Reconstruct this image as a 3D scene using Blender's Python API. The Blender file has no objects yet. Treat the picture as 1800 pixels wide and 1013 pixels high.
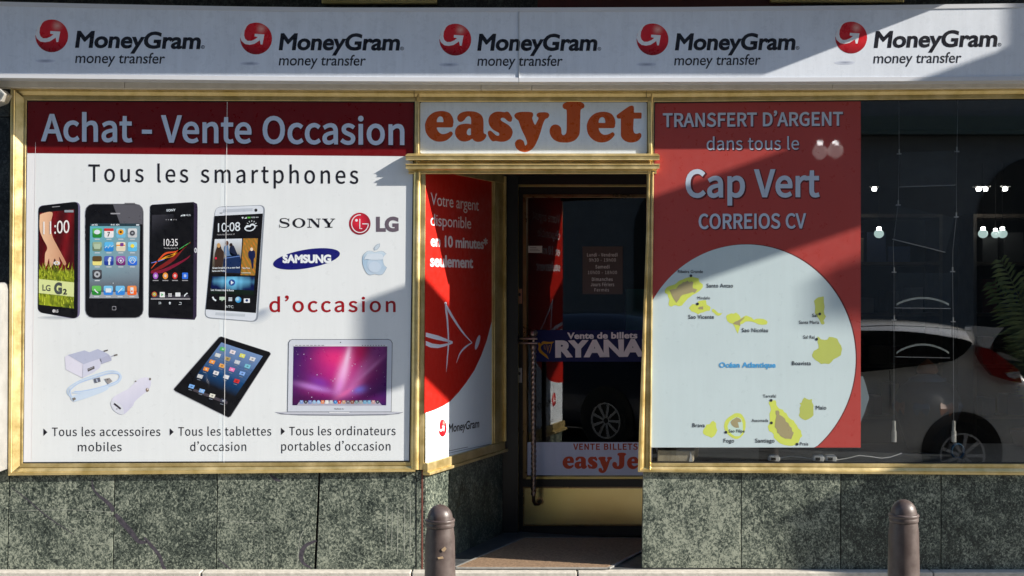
import bpy, math, random
from mathutils import Vector, geometry
random.seed(7)
R = math.radians
scn = bpy.context.scene
COL = scn.collection

# ------------------------------------------------------------------ camera, world, sun, exposure
S, D, EYE, CX, CY = .00304, 7.0, 1.65, 900.0, 506.5      # metres per photo pixel on the shop front, its distance, eye height
cam_d = bpy.data.cameras.new('camera'); cam = bpy.data.objects.new('camera', cam_d); COL.objects.link(cam)
cam.location = (0, -D, EYE); cam.rotation_euler = (R(90), 0, 0)
cam_d.sensor_width = 36; cam_d.lens = 36*D/(1800*S); cam_d.clip_start = .05; cam_d.clip_end = 300
scn.camera = cam
SUN_T = Vector((-3.6, 1.0, -1.95)).normalized()          # the way the light travels
w = bpy.data.worlds.new('World'); scn.world = w; w.use_nodes = True
sky = w.node_tree.nodes.new('ShaderNodeTexSky'); sky.sky_type = 'NISHITA'; sky.sun_disc = False; sky.ozone_density = 2.6; sky.dust_density = .4
sky.sun_elevation = math.asin(-SUN_T.z)
sky.sun_rotation = math.atan2(-SUN_T.x, -SUN_T.y)
bg = w.node_tree.nodes['Background']; bg.inputs[1].default_value = .085
w.node_tree.links.new(sky.outputs[0], bg.inputs[0])
sun_d = bpy.data.lights.new('sun', 'SUN'); sun_d.energy = 5.0; sun_d.angle = R(.5); sun_d.color = (1, .925, .82)
sun = bpy.data.objects.new('sun', sun_d); COL.objects.link(sun)
sun.rotation_euler = SUN_T.to_track_quat('-Z', 'Y').to_euler(); sun.location = (8, -6, 8)
scn.view_settings.view_transform = 'Standard'; scn.view_settings.look = 'None'
scn.view_settings.gamma = 1; scn.view_settings.exposure = 1.08
scn.cycles.max_bounces = 8; scn.cycles.transparent_max_bounces = 16

# ------------------------------------------------------------------ helpers
def lin(c):
    c /= 255.
    return c/12.92 if c <= .04045 else ((c+.055)/1.055)**2.4
def rgb(r, g, b, k=1.08):
    return tuple(min(.86, lin(x)*k) for x in (r, g, b)) + (1,)
def P(px, py, y=0.):
    d = D+y
    return Vector(((px-CX)*S*d/D, y, EYE+(CY-py)*S*d/D))
CAM = Vector((0, -D, EYE))

def mat(name, color=(.5, .5, .5), rough=.5, metal=0, spec=.5, coat=0, emit=None, estr=0):
    m = bpy.data.materials.new(name); m.use_nodes = True
    b = m.node_tree.nodes['Principled BSDF']
    b.inputs['Base Color'].default_value = (*color[:3], 1); b.inputs['Roughness'].default_value = rough
    b.inputs['Metallic'].default_value = metal; b.inputs['Specular IOR Level'].default_value = spec
    b.inputs['Coat Weight'].default_value = coat; b.inputs['Coat Roughness'].default_value = .02
    if emit: b.inputs['Emission Color'].default_value = (*emit[:3], 1); b.inputs['Emission Strength'].default_value = estr
    return m
def N(m, t, **k):
    n = m.node_tree.nodes.new(t)
    for a, v in k.items(): setattr(n, a, v)
    return n
def L(m, a, b): m.node_tree.links.new(a, b)
def noise(m, scale, detail=4, rough=.55, vec=None, dist=0):
    n = N(m, 'ShaderNodeTexNoise'); n.inputs['Scale'].default_value = scale; n.inputs['Detail'].default_value = detail
    n.inputs['Roughness'].default_value = rough; n.inputs['Distortion'].default_value = dist
    if vec: L(m, vec, n.inputs['Vector'])
    return n
def ramp(m, fac, stops):
    r = N(m, 'ShaderNodeValToRGB'); e = r.color_ramp.elements
    while len(e) < len(stops): e.new(.5)
    for i, (p, c) in enumerate(stops): e[i].position = p; e[i].color = (*c[:3], 1)
    L(m, fac, r.inputs[0]); return r
def bump(m, h, strength=.3, dist=.01):
    b = N(m, 'ShaderNodeBump'); b.inputs['Strength'].default_value = strength; b.inputs['Distance'].default_value = dist
    L(m, h, b.inputs['Height']); L(m, b.outputs[0], m.node_tree.nodes['Principled BSDF'].inputs['Normal'])
def noisy(name, c1, c2, scale, rough=.6, detail=6, bmp=0, metal=0, spec=.5, r2=None, stretch=(1, 1, 1)):
    m = mat(name, c1, rough, metal, spec)
    g = N(m, 'ShaderNodeNewGeometry'); mp = N(m, 'ShaderNodeMapping'); mp.inputs['Scale'].default_value = stretch
    L(m, g.outputs['Position'], mp.inputs[0])
    n = noise(m, scale, detail, .6, mp.outputs[0])
    r = ramp(m, n.outputs[0], [(.35, c1), (.65, c2)])
    b = m.node_tree.nodes['Principled BSDF']; L(m, r.outputs[0], b.inputs['Base Color'])
    if r2 is not None:
        q = ramp(m, n.outputs[0], [(.3, (rough,)*3), (.7, (r2,)*3)]); L(m, q.outputs[0], b.inputs['Roughness'])
    if bmp: bump(m, n.outputs[0], bmp, .004)
    return m

def printed(name, rough=.35, spec=.35, coat=0, dirt=.06):
    m = mat(name, rough=rough, spec=spec, coat=coat); a = N(m, 'ShaderNodeAttribute'); a.attribute_name = 'print'
    g = N(m, 'ShaderNodeNewGeometry'); n = noise(m, 3.5, 5, .6, g.outputs['Position'])
    r = ramp(m, n.outputs[0], [(.3, (1-dirt,)*3), (.7, (1, 1, 1))])
    mp = N(m, 'ShaderNodeMapping'); mp.inputs['Scale'].default_value = (9, 1, .7); L(m, g.outputs['Position'], mp.inputs[0]); nv = noise(m, 3, 6, .7, mp.outputs[0])
    rv = ramp(m, nv.outputs[0], [(.42, (1-dirt*.6,)*3), (.62, (1, 1, 1))]); x0 = N(m, 'ShaderNodeMix', data_type='RGBA', blend_type='MULTIPLY'); x0.inputs[0].default_value = 1
    L(m, r.outputs[0], x0.inputs[6]); L(m, rv.outputs[0], x0.inputs[7])
    x = N(m, 'ShaderNodeMix', data_type='RGBA', blend_type='MULTIPLY'); x.inputs[0].default_value = 1
    L(m, a.outputs['Color'], x.inputs[6]); L(m, x0.outputs[2], x.inputs[7])
    L(m, x.outputs[2], m.node_tree.nodes['Principled BSDF'].inputs['Base Color'])
    n2 = noise(m, 5, 3, .5, g.outputs['Position']); b = N(m, 'ShaderNodeBump'); b.inputs['Strength'].default_value = .06; b.inputs['Distance'].default_value = .004
    L(m, n2.outputs[0], b.inputs['Height']); L(m, b.outputs[0], m.node_tree.nodes['Principled BSDF'].inputs['Coat Normal'])
    n3 = noise(m, 26, 5, .7, g.outputs['Position']); q = ramp(m, n3.outputs[0], [(.35, (rough-.06,)*3), (.7, (rough+.16,)*3)]); L(m, q.outputs[0], m.node_tree.nodes['Principled BSDF'].inputs['Roughness'])
    return m
M_print = printed('printed_vinyl', .32, .4, .45, .04); M_acryl = printed('sign_acrylic', .28, .5, .25, .1); M_satin = printed('printed_sticker', .5, .25)

def brass(name, c1, c2, rough=.32):
    m = mat(name, c1, rough, .74); g = N(m, 'ShaderNodeNewGeometry')
    mp = N(m, 'ShaderNodeMapping'); mp.inputs['Scale'].default_value = (1, 1, 1); L(m, g.outputs['Position'], mp.inputs[0])
    n = noise(m, 9, 8, .65, mp.outputs[0]); r = ramp(m, n.outputs[0], [(.35, c1), (.68, c2)])
    b = m.node_tree.nodes['Principled BSDF']; L(m, r.outputs[0], b.inputs['Base Color'])
    q = ramp(m, n.outputs[0], [(.3, (rough-.08,)*3), (.7, (rough+.14,)*3)]); L(m, q.outputs[0], b.inputs['Roughness'])
    n2 = noise(m, 160, 2, .5, mp.outputs[0]); bump(m, n2.outputs[0], .08, .002)
    return m
M_brass = brass('brushed_brass', (.60, .45, .17), (.84, .68, .35), .38)
M_brass_old = brass('tarnished_brass', (.46, .36, .13), (.62, .50, .22), .34)
M_kick = noisy('kick_plate_brass', (.66, .52, .22), (.74, .60, .28), 3, .27, 3, metal=.85)
M_bronze = brass('dark_bronze', (.20, .13, .06), (.30, .2, .1), .3)

def stone(name, cs, scale=1.):
    m = mat(name, cs[1], .38, 0, .45); oi = N(m, 'ShaderNodeObjectInfo'); g = N(m, 'ShaderNodeNewGeometry')
    rv = N(m, 'ShaderNodeVectorMath', operation='SCALE'); L(m, oi.outputs['Random'], rv.inputs['Scale']); rv.inputs[0].default_value = (37, 91, 53)
    ad = N(m, 'ShaderNodeVectorMath', operation='ADD'); L(m, g.outputs['Position'], ad.inputs[0]); L(m, rv.outputs[0], ad.inputs[1])
    V = ad.outputs[0]
    mp = N(m, 'ShaderNodeMapping'); mp.inputs['Rotation'].default_value = (0, R(35), 0); mp.inputs['Scale'].default_value = (1, 1, .85); L(m, V, mp.inputs[0])
    a = noise(m, 92*scale, 4, .62, mp.outputs[0], .9); b_ = noise(m, 5*scale, 4, .6, mp.outputs[0], 1.2); c = noise(m, 24*scale, 4, .6, mp.outputs[0], .5)
    def mad(x, k, y):
        n = N(m, 'ShaderNodeMath', operation='MULTIPLY_ADD'); L(m, x, n.inputs[0]); n.inputs[1].default_value = k
        if y is None: n.inputs[2].default_value = 0
        else: L(m, y, n.inputs[2])
        return n.outputs[0]
    o = mad(a.outputs[0], 2.0, mad(b_.outputs[0], .75, mad(c.outputs[0], .35, mad(oi.outputs['Random'], .20, None))))
    mr = N(m, 'ShaderNodeMapRange'); mr.inputs[1].default_value = 1.28; mr.inputs[2].default_value = 2.04; L(m, o, mr.inputs[0])
    r = ramp(m, mr.outputs[0], [(.18, cs[0]), (.38, cs[1]), (.58, cs[2]), (.88, cs[3])])
    L(m, r.outputs[0], m.node_tree.nodes['Principled BSDF'].inputs['Base Color'])
    q = ramp(m, a.outputs[0], [(.3, (.28,)*3), (.7, (.6,)*3)]); L(m, q.outputs[0], m.node_tree.nodes['Principled BSDF'].inputs['Roughness'])
    bump(m, a.outputs[0], .12, .002)
    return m
M_green = stone('green_marble', [(.012, .018, .016), (.046, .060, .050), (.104, .125, .100), (.29, .315, .25)])
M_black = stone('black_granite', [(.006, .009, .01), (.014, .018, .02), (.03, .036, .038), (.06, .07, .07)])

def glass(name, tint=(.93, .94, .94), ior=1.75):
    m = bpy.data.materials.new(name); m.use_nodes = True; nt = m.node_tree; nt.nodes.clear()
    out = N(m, 'ShaderNodeOutputMaterial'); mx = N(m, 'ShaderNodeMixShader'); tr = N(m, 'ShaderNodeBsdfTransparent'); gl = N(m, 'ShaderNodeBsdfGlossy')
    gl.inputs['Roughness'].default_value = .004; tr.inputs[0].default_value = (*tint, 1)
    g = N(m, 'ShaderNodeNewGeometry'); mxv = N(m, 'ShaderNodeMix', data_type='FLOAT'); L(m, g.outputs['Backfacing'], mxv.inputs[0])
    mxv.inputs[2].default_value = ior; mxv.inputs[3].default_value = 1/ior
    fr = N(m, 'ShaderNodeFresnel'); L(m, mxv.outputs[0], fr.inputs[0])
    L(m, fr.outputs[0], mx.inputs[0]); L(m, tr.outputs[0], mx.inputs[1]); L(m, gl.outputs[0], mx.inputs[2]); L(m, mx.outputs[0], out.inputs[0])
    return m
M_glass = glass('window_glass'); M_wglass = glass('display_window_glass', (.93, .94, .94), 2.05); M_acrylic = glass('clear_acrylic', (.95, .96, .96))
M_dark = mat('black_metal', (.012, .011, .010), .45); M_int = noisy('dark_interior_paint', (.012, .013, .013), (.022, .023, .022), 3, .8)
M_alu = noisy('aluminium', (.55, .54, .50), (.66, .65, .61), 14, .42, metal=.6)
M_rail = mat('white_sign_rail', (.60, .62, .66), .35); M_soff = noisy('beige_soffit_strip', (.60, .56, .48), (.70, .66, .58), 14, .6)
M_steel = mat('satin_steel', (.62, .62, .64), .35, .9)
M_white = mat('white_plastic', (.72, .72, .70), .4)
M_brown = noisy('brown_bollard_paint', (.055, .040, .037), (.095, .073, .067), 14, .30, bmp=.2, r2=.52)
M_kerb = noisy('pale_kerb_stone', (.40, .38, .33), (.55, .52, .46), 28, .8, bmp=.5)
M_pave = noisy('concrete_paving', (.24, .23, .21), (.33, .32, .29), 20, .9, bmp=.4)
M_asph = noisy('asphalt', (.04, .04, .042), (.06, .06, .062), 60, .9, bmp=.5)
M_tile = noisy('dark_floor_tile', (.05, .055, .06), (.09, .095, .10), 18, .4)

class MB:
    def __init__(s): s.v = []; s.f = []; s.mi = []; s.mats = []
    def face(s, pts, m):
        if m not in s.mats: s.mats.append(m)
        b = len(s.v); s.v += [tuple(p) for p in pts]; s.f.append(tuple(range(b, b+len(pts)))); s.mi.append(s.mats.index(m))
    def box(s, x0, x1, y0, y1, z0, z1, m):
        c = [Vector((x, y, z)) for x in (x0, x1) for y in (y0, y1) for z in (z0, z1)]
        for q in ((0, 1, 3, 2), (4, 6, 7, 5), (0, 4, 5, 1), (2, 3, 7, 6), (0, 2, 6, 4), (1, 5, 7, 3)): s.face([c[i] for i in q], m)
    def slab(s, pts, back, m):
        """pts: front loop; back: offset vector"""
        pts = [Vector(p) for p in pts]; back = Vector(back); bk = [p+back for p in pts]; n = len(pts)
        if n <= 4: s.face(pts, m)
        else:
            for t in geometry.tessellate_polygon([pts]): s.face([pts[i] for i in t], m)
        if n <= 4: s.face(bk[::-1], m)
        else:
            for t in geometry.tessellate_polygon([bk]): s.face([bk[i] for i in t], m)
        for i in range(n): s.face([pts[i], bk[i], bk[(i+1) % n], pts[(i+1) % n]], m)
    def pslab(s, corners, y0, y1, m):
        """photo-pixel outline on the plane y0, pushed straight back to y1"""
        s.slab([P(*c, y0) for c in corners], (0, y1-y0, 0), m)
    def prect(s, a, b, c, d, y0, y1, m): s.pslab([(a, b), (c, b), (c, d), (a, d)], y0, y1, m)
    def tube(s, pts, r, m, n=10, cap=True):
        pts = [Vector(p) for p in pts]; rs = r if isinstance(r, (list, tuple)) else [r]*len(pts); rings = []
        up = None
        for i, p in enumerate(pts):
            t = (pts[min(i+1, len(pts)-1)]-pts[max(i-1, 0)]).normalized()
            a = up if up is not None else (Vector((0, 0, 1)) if abs(t.z) < .9 else Vector((1, 0, 0)))
            u = (a-t*a.dot(t)).normalized(); up = u; v = t.cross(u)
            rings.append([p+(u*math.cos(2*math.pi*k/n)+v*math.sin(2*math.pi*k/n))*rs[i] for k in range(n)])
        s.rings(rings, m, cap)
    def rings(s, rings, m, cap=True):
        if m not in s.mats: s.mats.append(m)
        k = s.mats.index(m); b = len(s.v); n = len(rings[0])
        for r_ in rings: s.v += [tuple(p) for p in r_]
        for i in range(len(rings)-1):
            for j in range(n):
                s.f.append((b+i*n+j, b+i*n+(j+1) % n, b+(i+1)*n+(j+1) % n, b+(i+1)*n+j)); s.mi.append(k)
        if cap:
            s.f.append(tuple(range(b, b+n))[::-1]); s.mi.append(k)
            s.f.append(tuple(range(b+(len(rings)-1)*n, b+len(rings)*n))); s.mi.append(k)
    def lathe(s, c, prof, m, n=32, axis='z', cap=True):
        c = Vector(c); rr = []
        for r_, h in prof:
            ring = []
            for k in range(n):
                a = 2*math.pi*k/n; x, y = r_*math.cos(a), r_*math.sin(a)
                ring.append(c+(Vector((x, y, h)) if axis == 'z' else Vector((x, h, y))))
            rr.append(ring)
        s.rings(rr, m, cap)
    def build(s, name, parent=None, smooth=False, bevel=0):
        me = bpy.data.meshes.new(name); me.from_pydata(s.v, [], s.f)
        for m in s.mats: me.materials.append(m)
        me.polygons.foreach_set('material_index', s.mi)
        import bmesh
        bm = bmesh.new(); bm.from_mesh(me); bmesh.ops.remove_doubles(bm, verts=bm.verts, dist=1e-5); bmesh.ops.recalc_face_normals(bm, faces=bm.faces)
        bm.to_mesh(me); bm.free()
        if smooth:
            me.polygons.foreach_set('use_smooth', [True]*len(me.polygons))
            me.set_sharp_from_angle(angle=R(smooth if smooth is not True else 40))
        me.update()
        o = bpy.data.objects.new(name, me); COL.objects.link(o)
        if parent: o.parent = parent; o.matrix_parent_inverse = PARINV(parent)
        if bevel:
            b = o.modifiers.new('bevel', 'BEVEL'); b.width = bevel; b.segments = 2; b.limit_method = 'ANGLE'
        return o
def world_of(o):
    m = o.matrix_basis.copy()
    return m if o.parent is None else world_of(o.parent) @ o.matrix_parent_inverse @ m
def PARINV(p): return world_of(p).inverted()
def thing(name, label, cat, loc, group=None):
    o = bpy.data.objects.new(name, None); o.empty_display_size = .1; COL.objects.link(o); o.location = loc
    return tag(o, label, cat, group)
def tag(o, label, cat=None, group=None, kind=None):
    if label: o['label'] = label
    if cat: o['category'] = cat
    if group: o['group'] = group
    if kind: o['kind'] = kind
    return o
def copy_thing(root, loc):
    r = root.copy(); COL.objects.link(r); r.location = loc
    for ch in list(root.children):
        c = ch.copy(); COL.objects.link(c); c.parent = r; c.matrix_parent_inverse = ch.matrix_parent_inverse.copy()
        for g in ch.children:
            d = g.copy(); COL.objects.link(d); d.parent = c; d.matrix_parent_inverse = g.matrix_parent_inverse.copy()
    return r

# ------------------------------------------------------------------ lettering outlines (cubic outlines, 2500 units per em)
GL = '''-|304|40,235,40,214,115,214,190,214,264,214,264,235,264,255,264,276,190,276,115,276,40,276,40,255
0|486|121,-11,243,-11,365,-11,443,99,443,323,443,545,365,653,243,653,121,653,44,545,44,323,44,99/316,53,243,53,171,53,121,135,121,323,121,510,171,590,243,590,316,590,366,510,366,323,366,135
1|486|77,22,77,0,194,0,312,0,429,0,429,22,429,44,429,67,386,67,343,67,300,67,300,258,300,450,300,642,280,642,259,642,239,642,204,621,163,607,106,596,106,579,106,562,106,545,144,545,182,545,221,545,221,386,221,226,221,67,173,67,125,67,77,67,77,44
3|486|130,-11,230,-11,345,-11,437,57,437,172,437,260,376,316,301,334,301,336,301,337,301,339,369,362,415,415,415,493,415,594,336,653,228,653,154,653,97,621,49,577,63,560,78,543,92,526,129,563,173,588,225,588,292,588,334,548,334,487,334,418,289,364,156,364,156,344,156,323,156,303,305,303,355,252,355,174,355,101,302,55,225,55,152,55,104,90,67,129,53,111,39,94,25,77,67,31
8|486|126,-11,245,-11,365,-11,446,61,446,154,446,242,394,291,338,323,338,324,338,326,338,327,376,357,423,415,423,482,423,581,356,651,247,651,147,651,71,586,71,488,71,421,111,373,158,341,158,339,158,338,158,337,99,305,40,245,40,159,40,60/332,387,289,348,213,378,144,412,144,488,144,551,186,592,246,592,314,592,355,542,355,478,355,431/320,48,246,48,169,48,111,98,111,166,111,228,148,278,200,312,291,275,369,243,369,157,369,93
9|486|136,-11,206,-11,326,-11,439,88,439,348,439,552,346,653,222,653,123,653,39,570,39,445,39,312,109,243,215,243,269,243,324,274,363,321,357,123,285,55,203,55,161,55,123,74,95,104,80,88,65,71,51,54,87,17/354,521,362,389,320,327,271,303,228,303,152,303,114,359,114,445,114,533,161,591,223,591,305,591
A|532|76,214,4,0,31,0,58,0,85,0,106,65,126,131,147,196,225,196,303,196,382,196,402,131,423,65,443,0,472,0,500,0,529,0,456,214,383,428,311,642,281,642,251,642,221,642,148,428/232,260,167,260,178,293,188,326,199,359,221,432,242,501,263,576,264,576,265,576,266,576,287,502,307,432,331,359,341,326,351,293,362,260,297,260
B|575|88,214,88,0,156,0,224,0,292,0,436,0,536,62,536,188,536,276,481,327,405,341,405,343,405,344,405,346,466,365,499,421,499,485,499,598,408,642,278,642,215,642,152,642,88,642,88,428/201,369,169,369,169,439,169,508,169,578,202,578,235,578,268,578,369,578,419,550,419,474,419,409,375,369,264,369,233,369/206,65,169,65,169,145,169,226,169,306,206,306,244,306,281,306,394,306,456,270,456,191,456,104,391,65,281,65,244,65
C|558|170,-11,330,-11,413,-11,476,22,527,81,512,98,497,115,482,132,441,87,395,60,334,60,211,60,134,161,134,323,134,483,215,582,336,582,391,582,433,558,467,522,482,539,497,557,511,574,474,615,413,653,335,653,172,653,51,528,51,320,51,112
D|602|88,214,88,0,143,0,198,0,252,0,446,0,551,120,551,323,551,528,446,642,249,642,195,642,142,642,88,642,88,428/193,67,169,67,169,236,169,406,169,576,193,576,217,576,242,576,393,576,467,486,467,323,467,161,393,67,242,67,217,67
E|516|88,214,88,0,215,0,341,0,467,0,467,23,467,46,467,69,368,69,268,69,169,69,169,147,169,225,169,303,250,303,331,303,412,303,412,326,412,349,412,372,331,372,250,372,169,372,169,439,169,506,169,573,265,573,362,573,458,573,458,596,458,619,458,642,335,642,212,642,88,642,88,428
F|483|88,214,88,0,115,0,142,0,169,0,169,96,169,192,169,288,251,288,332,288,414,288,414,311,414,334,414,356,332,356,251,356,169,356,169,429,169,501,169,573,265,573,362,573,458,573,458,596,458,619,458,642,335,642,212,642,88,642,88,428
G|603|172,-11,341,-11,426,-11,497,20,538,63,538,153,538,243,538,333,468,333,398,333,327,333,327,310,327,288,327,265,373,265,418,265,464,265,464,209,464,153,464,97,439,74,394,60,348,60,211,60,134,161,134,323,134,483,218,582,348,582,411,582,453,555,486,522,500,539,515,557,530,574,493,613,434,653,345,653,175,653,51,528,51,320,51,112
I|256|88,214,88,0,115,0,142,0,169,0,169,214,169,428,169,642,142,642,115,642,88,642,88,428
J|468|126,-11,207,-11,333,-11,384,77,384,188,384,339,384,490,384,642,357,642,330,642,303,642,303,493,303,345,303,196,303,99,269,60,200,60,153,60,117,81,88,132,69,118,50,104,31,90,68,24
L|475|88,214,88,0,209,0,329,0,450,0,450,23,450,46,450,69,356,69,263,69,169,69,169,260,169,451,169,642,142,642,115,642,88,642,88,428
N|633|88,214,88,0,114,0,139,0,165,0,165,112,165,225,165,337,165,404,158,473,155,537,156,537,157,537,158,537,181,493,205,449,228,405,305,270,383,135,461,0,489,0,517,0,544,0,544,214,544,428,544,642,519,642,493,642,467,642,467,530,467,419,467,308,467,242,474,169,479,105,477,105,476,105,474,105,451,149,428,193,405,237,327,372,249,507,171,642,143,642,116,642,88,642,88,428
O|650|164,-11,325,-11,486,-11,599,117,599,323,599,529,486,653,325,653,164,653,51,529,51,323,51,117/440,60,325,60,209,60,134,163,134,323,134,483,209,582,325,582,440,582,516,483,516,323,516,163
R|556|205,337,169,337,169,417,169,496,169,576,205,576,241,576,277,576,377,576,432,546,432,462,432,378,377,337,277,337,241,337/388,91,440,0,471,0,501,0,531,0,477,94,423,187,369,281,455,302,513,362,513,462,513,595,419,642,289,642,222,642,155,642,88,642,88,428,88,214,88,0,115,0,142,0,169,0,169,91,169,181,169,272,207,272,246,272,284,272,336,181
S|522|175,-11,266,-11,400,-11,484,69,484,171,484,266,426,310,352,342,322,355,291,369,261,382,211,403,154,426,154,489,154,546,201,582,274,582,334,582,381,559,420,523,434,540,448,557,462,574,418,621,350,653,274,653,158,653,72,582,72,483,72,390,143,344,202,319,233,305,263,292,294,278,355,251,402,230,402,164,402,102,352,60,267,60,200,60,136,91,90,139,74,121,58,102,42,83,97,25
T|524|221,191,221,0,249,0,276,0,303,0,303,191,303,382,303,573,368,573,432,573,497,573,497,596,497,619,497,642,341,642,184,642,27,642,27,619,27,596,27,573,92,573,157,573,221,573,221,382
V|503|137,214,206,0,237,0,268,0,299,0,367,214,435,428,503,642,476,642,448,642,421,642,387,526,352,410,318,294,296,219,280,158,256,82,254,82,253,82,252,82,228,158,212,219,190,294,155,410,121,526,86,642,57,642,29,642,1,642,69,428
a|493|110,-11,190,-11,249,-11,302,19,348,57,348,57,349,57,350,57,352,38,355,19,357,0,379,0,401,0,423,0,423,97,423,195,423,292,423,411,375,488,258,488,181,488,115,453,72,425,82,407,92,389,102,370,140,396,190,421,245,421,323,421,343,362,343,301,141,278,52,227,52,123,52,38/258,53,213,53,165,53,129,74,129,129,129,190,183,229,343,248,343,204,343,160,343,116,297,74
b|541|246,-11,290,-11,398,-11,496,82,496,245,496,392,430,488,307,488,254,488,201,458,158,421,159,449,160,478,161,506,161,570,161,633,161,697,134,697,107,697,81,697,81,465,81,232,81,0,102,0,123,0,144,0,147,16,149,33,151,49,153,49,154,49,155,49,196,11/355,56,277,56,245,56,202,68,161,105,161,188,161,272,161,355,206,397,248,420,287,420,378,420,413,350,413,244,413,127
c|446|142,-11,268,-11,325,-11,379,11,422,48,410,66,399,84,387,102,357,76,319,55,275,55,187,55,128,128,128,237,128,347,191,420,277,420,314,420,345,404,372,379,385,397,399,414,412,432,379,461,336,488,274,488,151,488,46,396,46,237,46,80
d|543|123,-11,242,-11,299,-11,350,19,387,56,388,56,389,56,390,56,392,37,394,19,397,0,418,0,440,0,462,0,462,232,462,465,462,697,435,697,408,697,382,697,382,636,382,575,382,514,383,487,385,460,386,432,344,467,308,488,252,488,144,488,46,391,46,237,46,79/304,56,260,56,177,56,129,123,129,238,129,347,190,420,266,420,305,420,342,406,382,370,382,287,382,204,382,121,342,77
e|485|146,-11,273,-11,337,-11,388,10,429,37,420,55,410,72,401,90,365,67,328,53,282,53,192,53,130,117,124,219,231,219,338,219,445,219,446,231,448,247,448,264,448,400,380,488,258,488,150,488,46,392,46,237,46,81/208,276,123,276,133,370,193,424,260,424,334,424,378,372,378,276,293,276
h|531|81,232,81,0,107,0,134,0,161,0,161,115,161,230,161,345,208,393,242,418,291,418,354,418,381,380,381,291,381,194,381,97,381,0,407,0,434,0,460,0,460,100,460,201,460,301,460,422,415,488,315,488,250,488,201,452,158,408,159,441,160,473,161,506,161,570,161,633,161,697,134,697,107,697,81,697,81,465
i|241|81,158,81,0,107,0,134,0,161,0,161,158,161,317,161,475,134,475,107,475,81,475,81,317/89,573,121,573,152,573,174,594,174,627,174,657,152,678,121,678,89,678,68,657,68,627,68,594
l|249|105,-11,165,-11,186,-11,200,-8,211,-4,207,16,203,36,200,57,191,55,187,55,183,55,171,55,161,65,161,89,161,292,161,494,161,697,134,697,107,697,81,697,81,496,81,295,81,95,81,27
m|811|81,158,81,0,107,0,134,0,161,0,161,115,161,230,161,345,204,394,244,418,280,418,341,418,369,380,369,291,369,194,369,97,369,0,395,0,422,0,448,0,448,115,448,230,448,345,493,394,531,418,568,418,629,418,657,380,657,291,657,194,657,97,657,0,683,0,710,0,736,0,736,100,736,201,736,301,736,422,690,488,593,488,534,488,485,450,435,397,416,453,377,488,304,488,247,488,198,452,156,406,155,406,155,406,154,406,151,429,149,452,146,475,124,475,102,475,81,475,81,317
n|534|81,158,81,0,107,0,134,0,161,0,161,115,161,230,161,345,208,393,242,418,291,418,354,418,381,380,381,291,381,194,381,97,381,0,407,0,434,0,460,0,460,100,460,201,460,301,460,422,415,488,315,488,250,488,200,452,156,406,155,406,155,406,154,406,151,429,149,452,146,475,124,475,102,475,81,475,81,317
o|530|149,-11,265,-11,382,-11,485,80,485,237,485,396,382,488,265,488,149,488,46,396,46,237,46,80/348,55,265,55,183,55,128,128,128,237,128,347,183,420,265,420,348,420,404,347,404,237,404,128
p|543|81,25,81,-200,107,-200,134,-200,161,-200,161,-147,161,-93,161,-39,160,-12,159,16,158,44,201,8,247,-11,290,-11,398,-11,496,82,496,245,496,392,430,488,307,488,252,488,199,456,156,420,155,420,155,420,154,420,151,439,149,457,146,475,124,475,102,475,81,475,81,250/355,56,277,56,245,56,203,68,161,105,161,188,161,272,161,355,207,397,248,420,287,420,378,420,413,350,413,244,413,127
r|340|81,158,81,0,107,0,134,0,161,0,161,102,161,204,161,305,193,386,241,416,280,416,300,416,311,413,327,408,331,431,336,454,341,477,327,485,312,488,291,488,238,488,189,449,156,389,155,389,155,389,154,389,151,418,149,446,146,475,124,475,102,475,81,475,81,317
s|410|137,-11,205,-11,317,-11,377,53,377,130,377,220,302,248,233,274,179,294,130,312,130,356,130,394,158,425,219,425,261,425,294,407,327,383,339,400,352,417,365,433,329,463,277,488,218,488,114,488,54,428,54,353,54,271,126,240,193,215,245,196,301,173,301,125,301,84,270,51,207,51,151,51,109,74,67,108,54,90,41,72,28,54,73,17
t|330|129,-11,229,-11,259,-11,291,-3,318,6,312,26,307,46,302,67,286,60,265,53,248,53,193,53,174,87,174,144,174,233,174,322,174,411,217,411,261,411,304,411,304,432,304,454,304,475,261,475,217,475,174,475,174,520,174,565,174,609,152,609,130,609,108,609,105,565,102,520,99,475,74,474,49,472,24,471,24,451,24,431,24,411,47,411,71,411,95,411,95,323,95,235,95,147,95,52
u|531|119,-11,220,-11,284,-11,332,23,376,74,377,74,378,74,379,74,381,50,383,25,385,0,407,0,430,0,452,0,452,158,452,317,452,475,425,475,399,475,372,475,372,363,372,251,372,138,327,82,292,58,243,58,180,58,154,95,154,184,154,281,154,378,154,475,127,475,100,475,74,475,74,375,74,275,74,174,74,53
é|485|146,-11,273,-11,337,-11,388,10,429,37,420,55,410,72,401,90,365,67,328,53,282,53,192,53,130,117,124,219,231,219,338,219,445,219,446,231,448,247,448,264,448,400,380,488,258,488,150,488,46,392,46,237,46,81/208,276,123,276,133,370,193,424,260,424,334,424,378,372,378,276,293,276/231,574,244,560,295,610,346,661,397,711,378,728,360,746,341,763,295,709,249,655,203,600,217,587
’|875|89,548,42,524,48,513,54,502,60,491,116,517,170,577,170,655,170,703,138,738,101,738,61,738,41,709,41,681,41,650,63,625,96,625,106,625,115,629,120,632,120,593'''
GLY = {}; XA = 0.
for ln in GL.split('\n'):
    ch, adv, body = ln[0], *ln[2:].split('|', 1)
    GLY[ch] = (int(adv)/2500, [[float(x)/2500 for x in sp.split(',')] for sp in body.split('/')])
XA = min(v for sp in GLY['’'][1] for v in sp[0::2])-.02
_cache = {}
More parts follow.
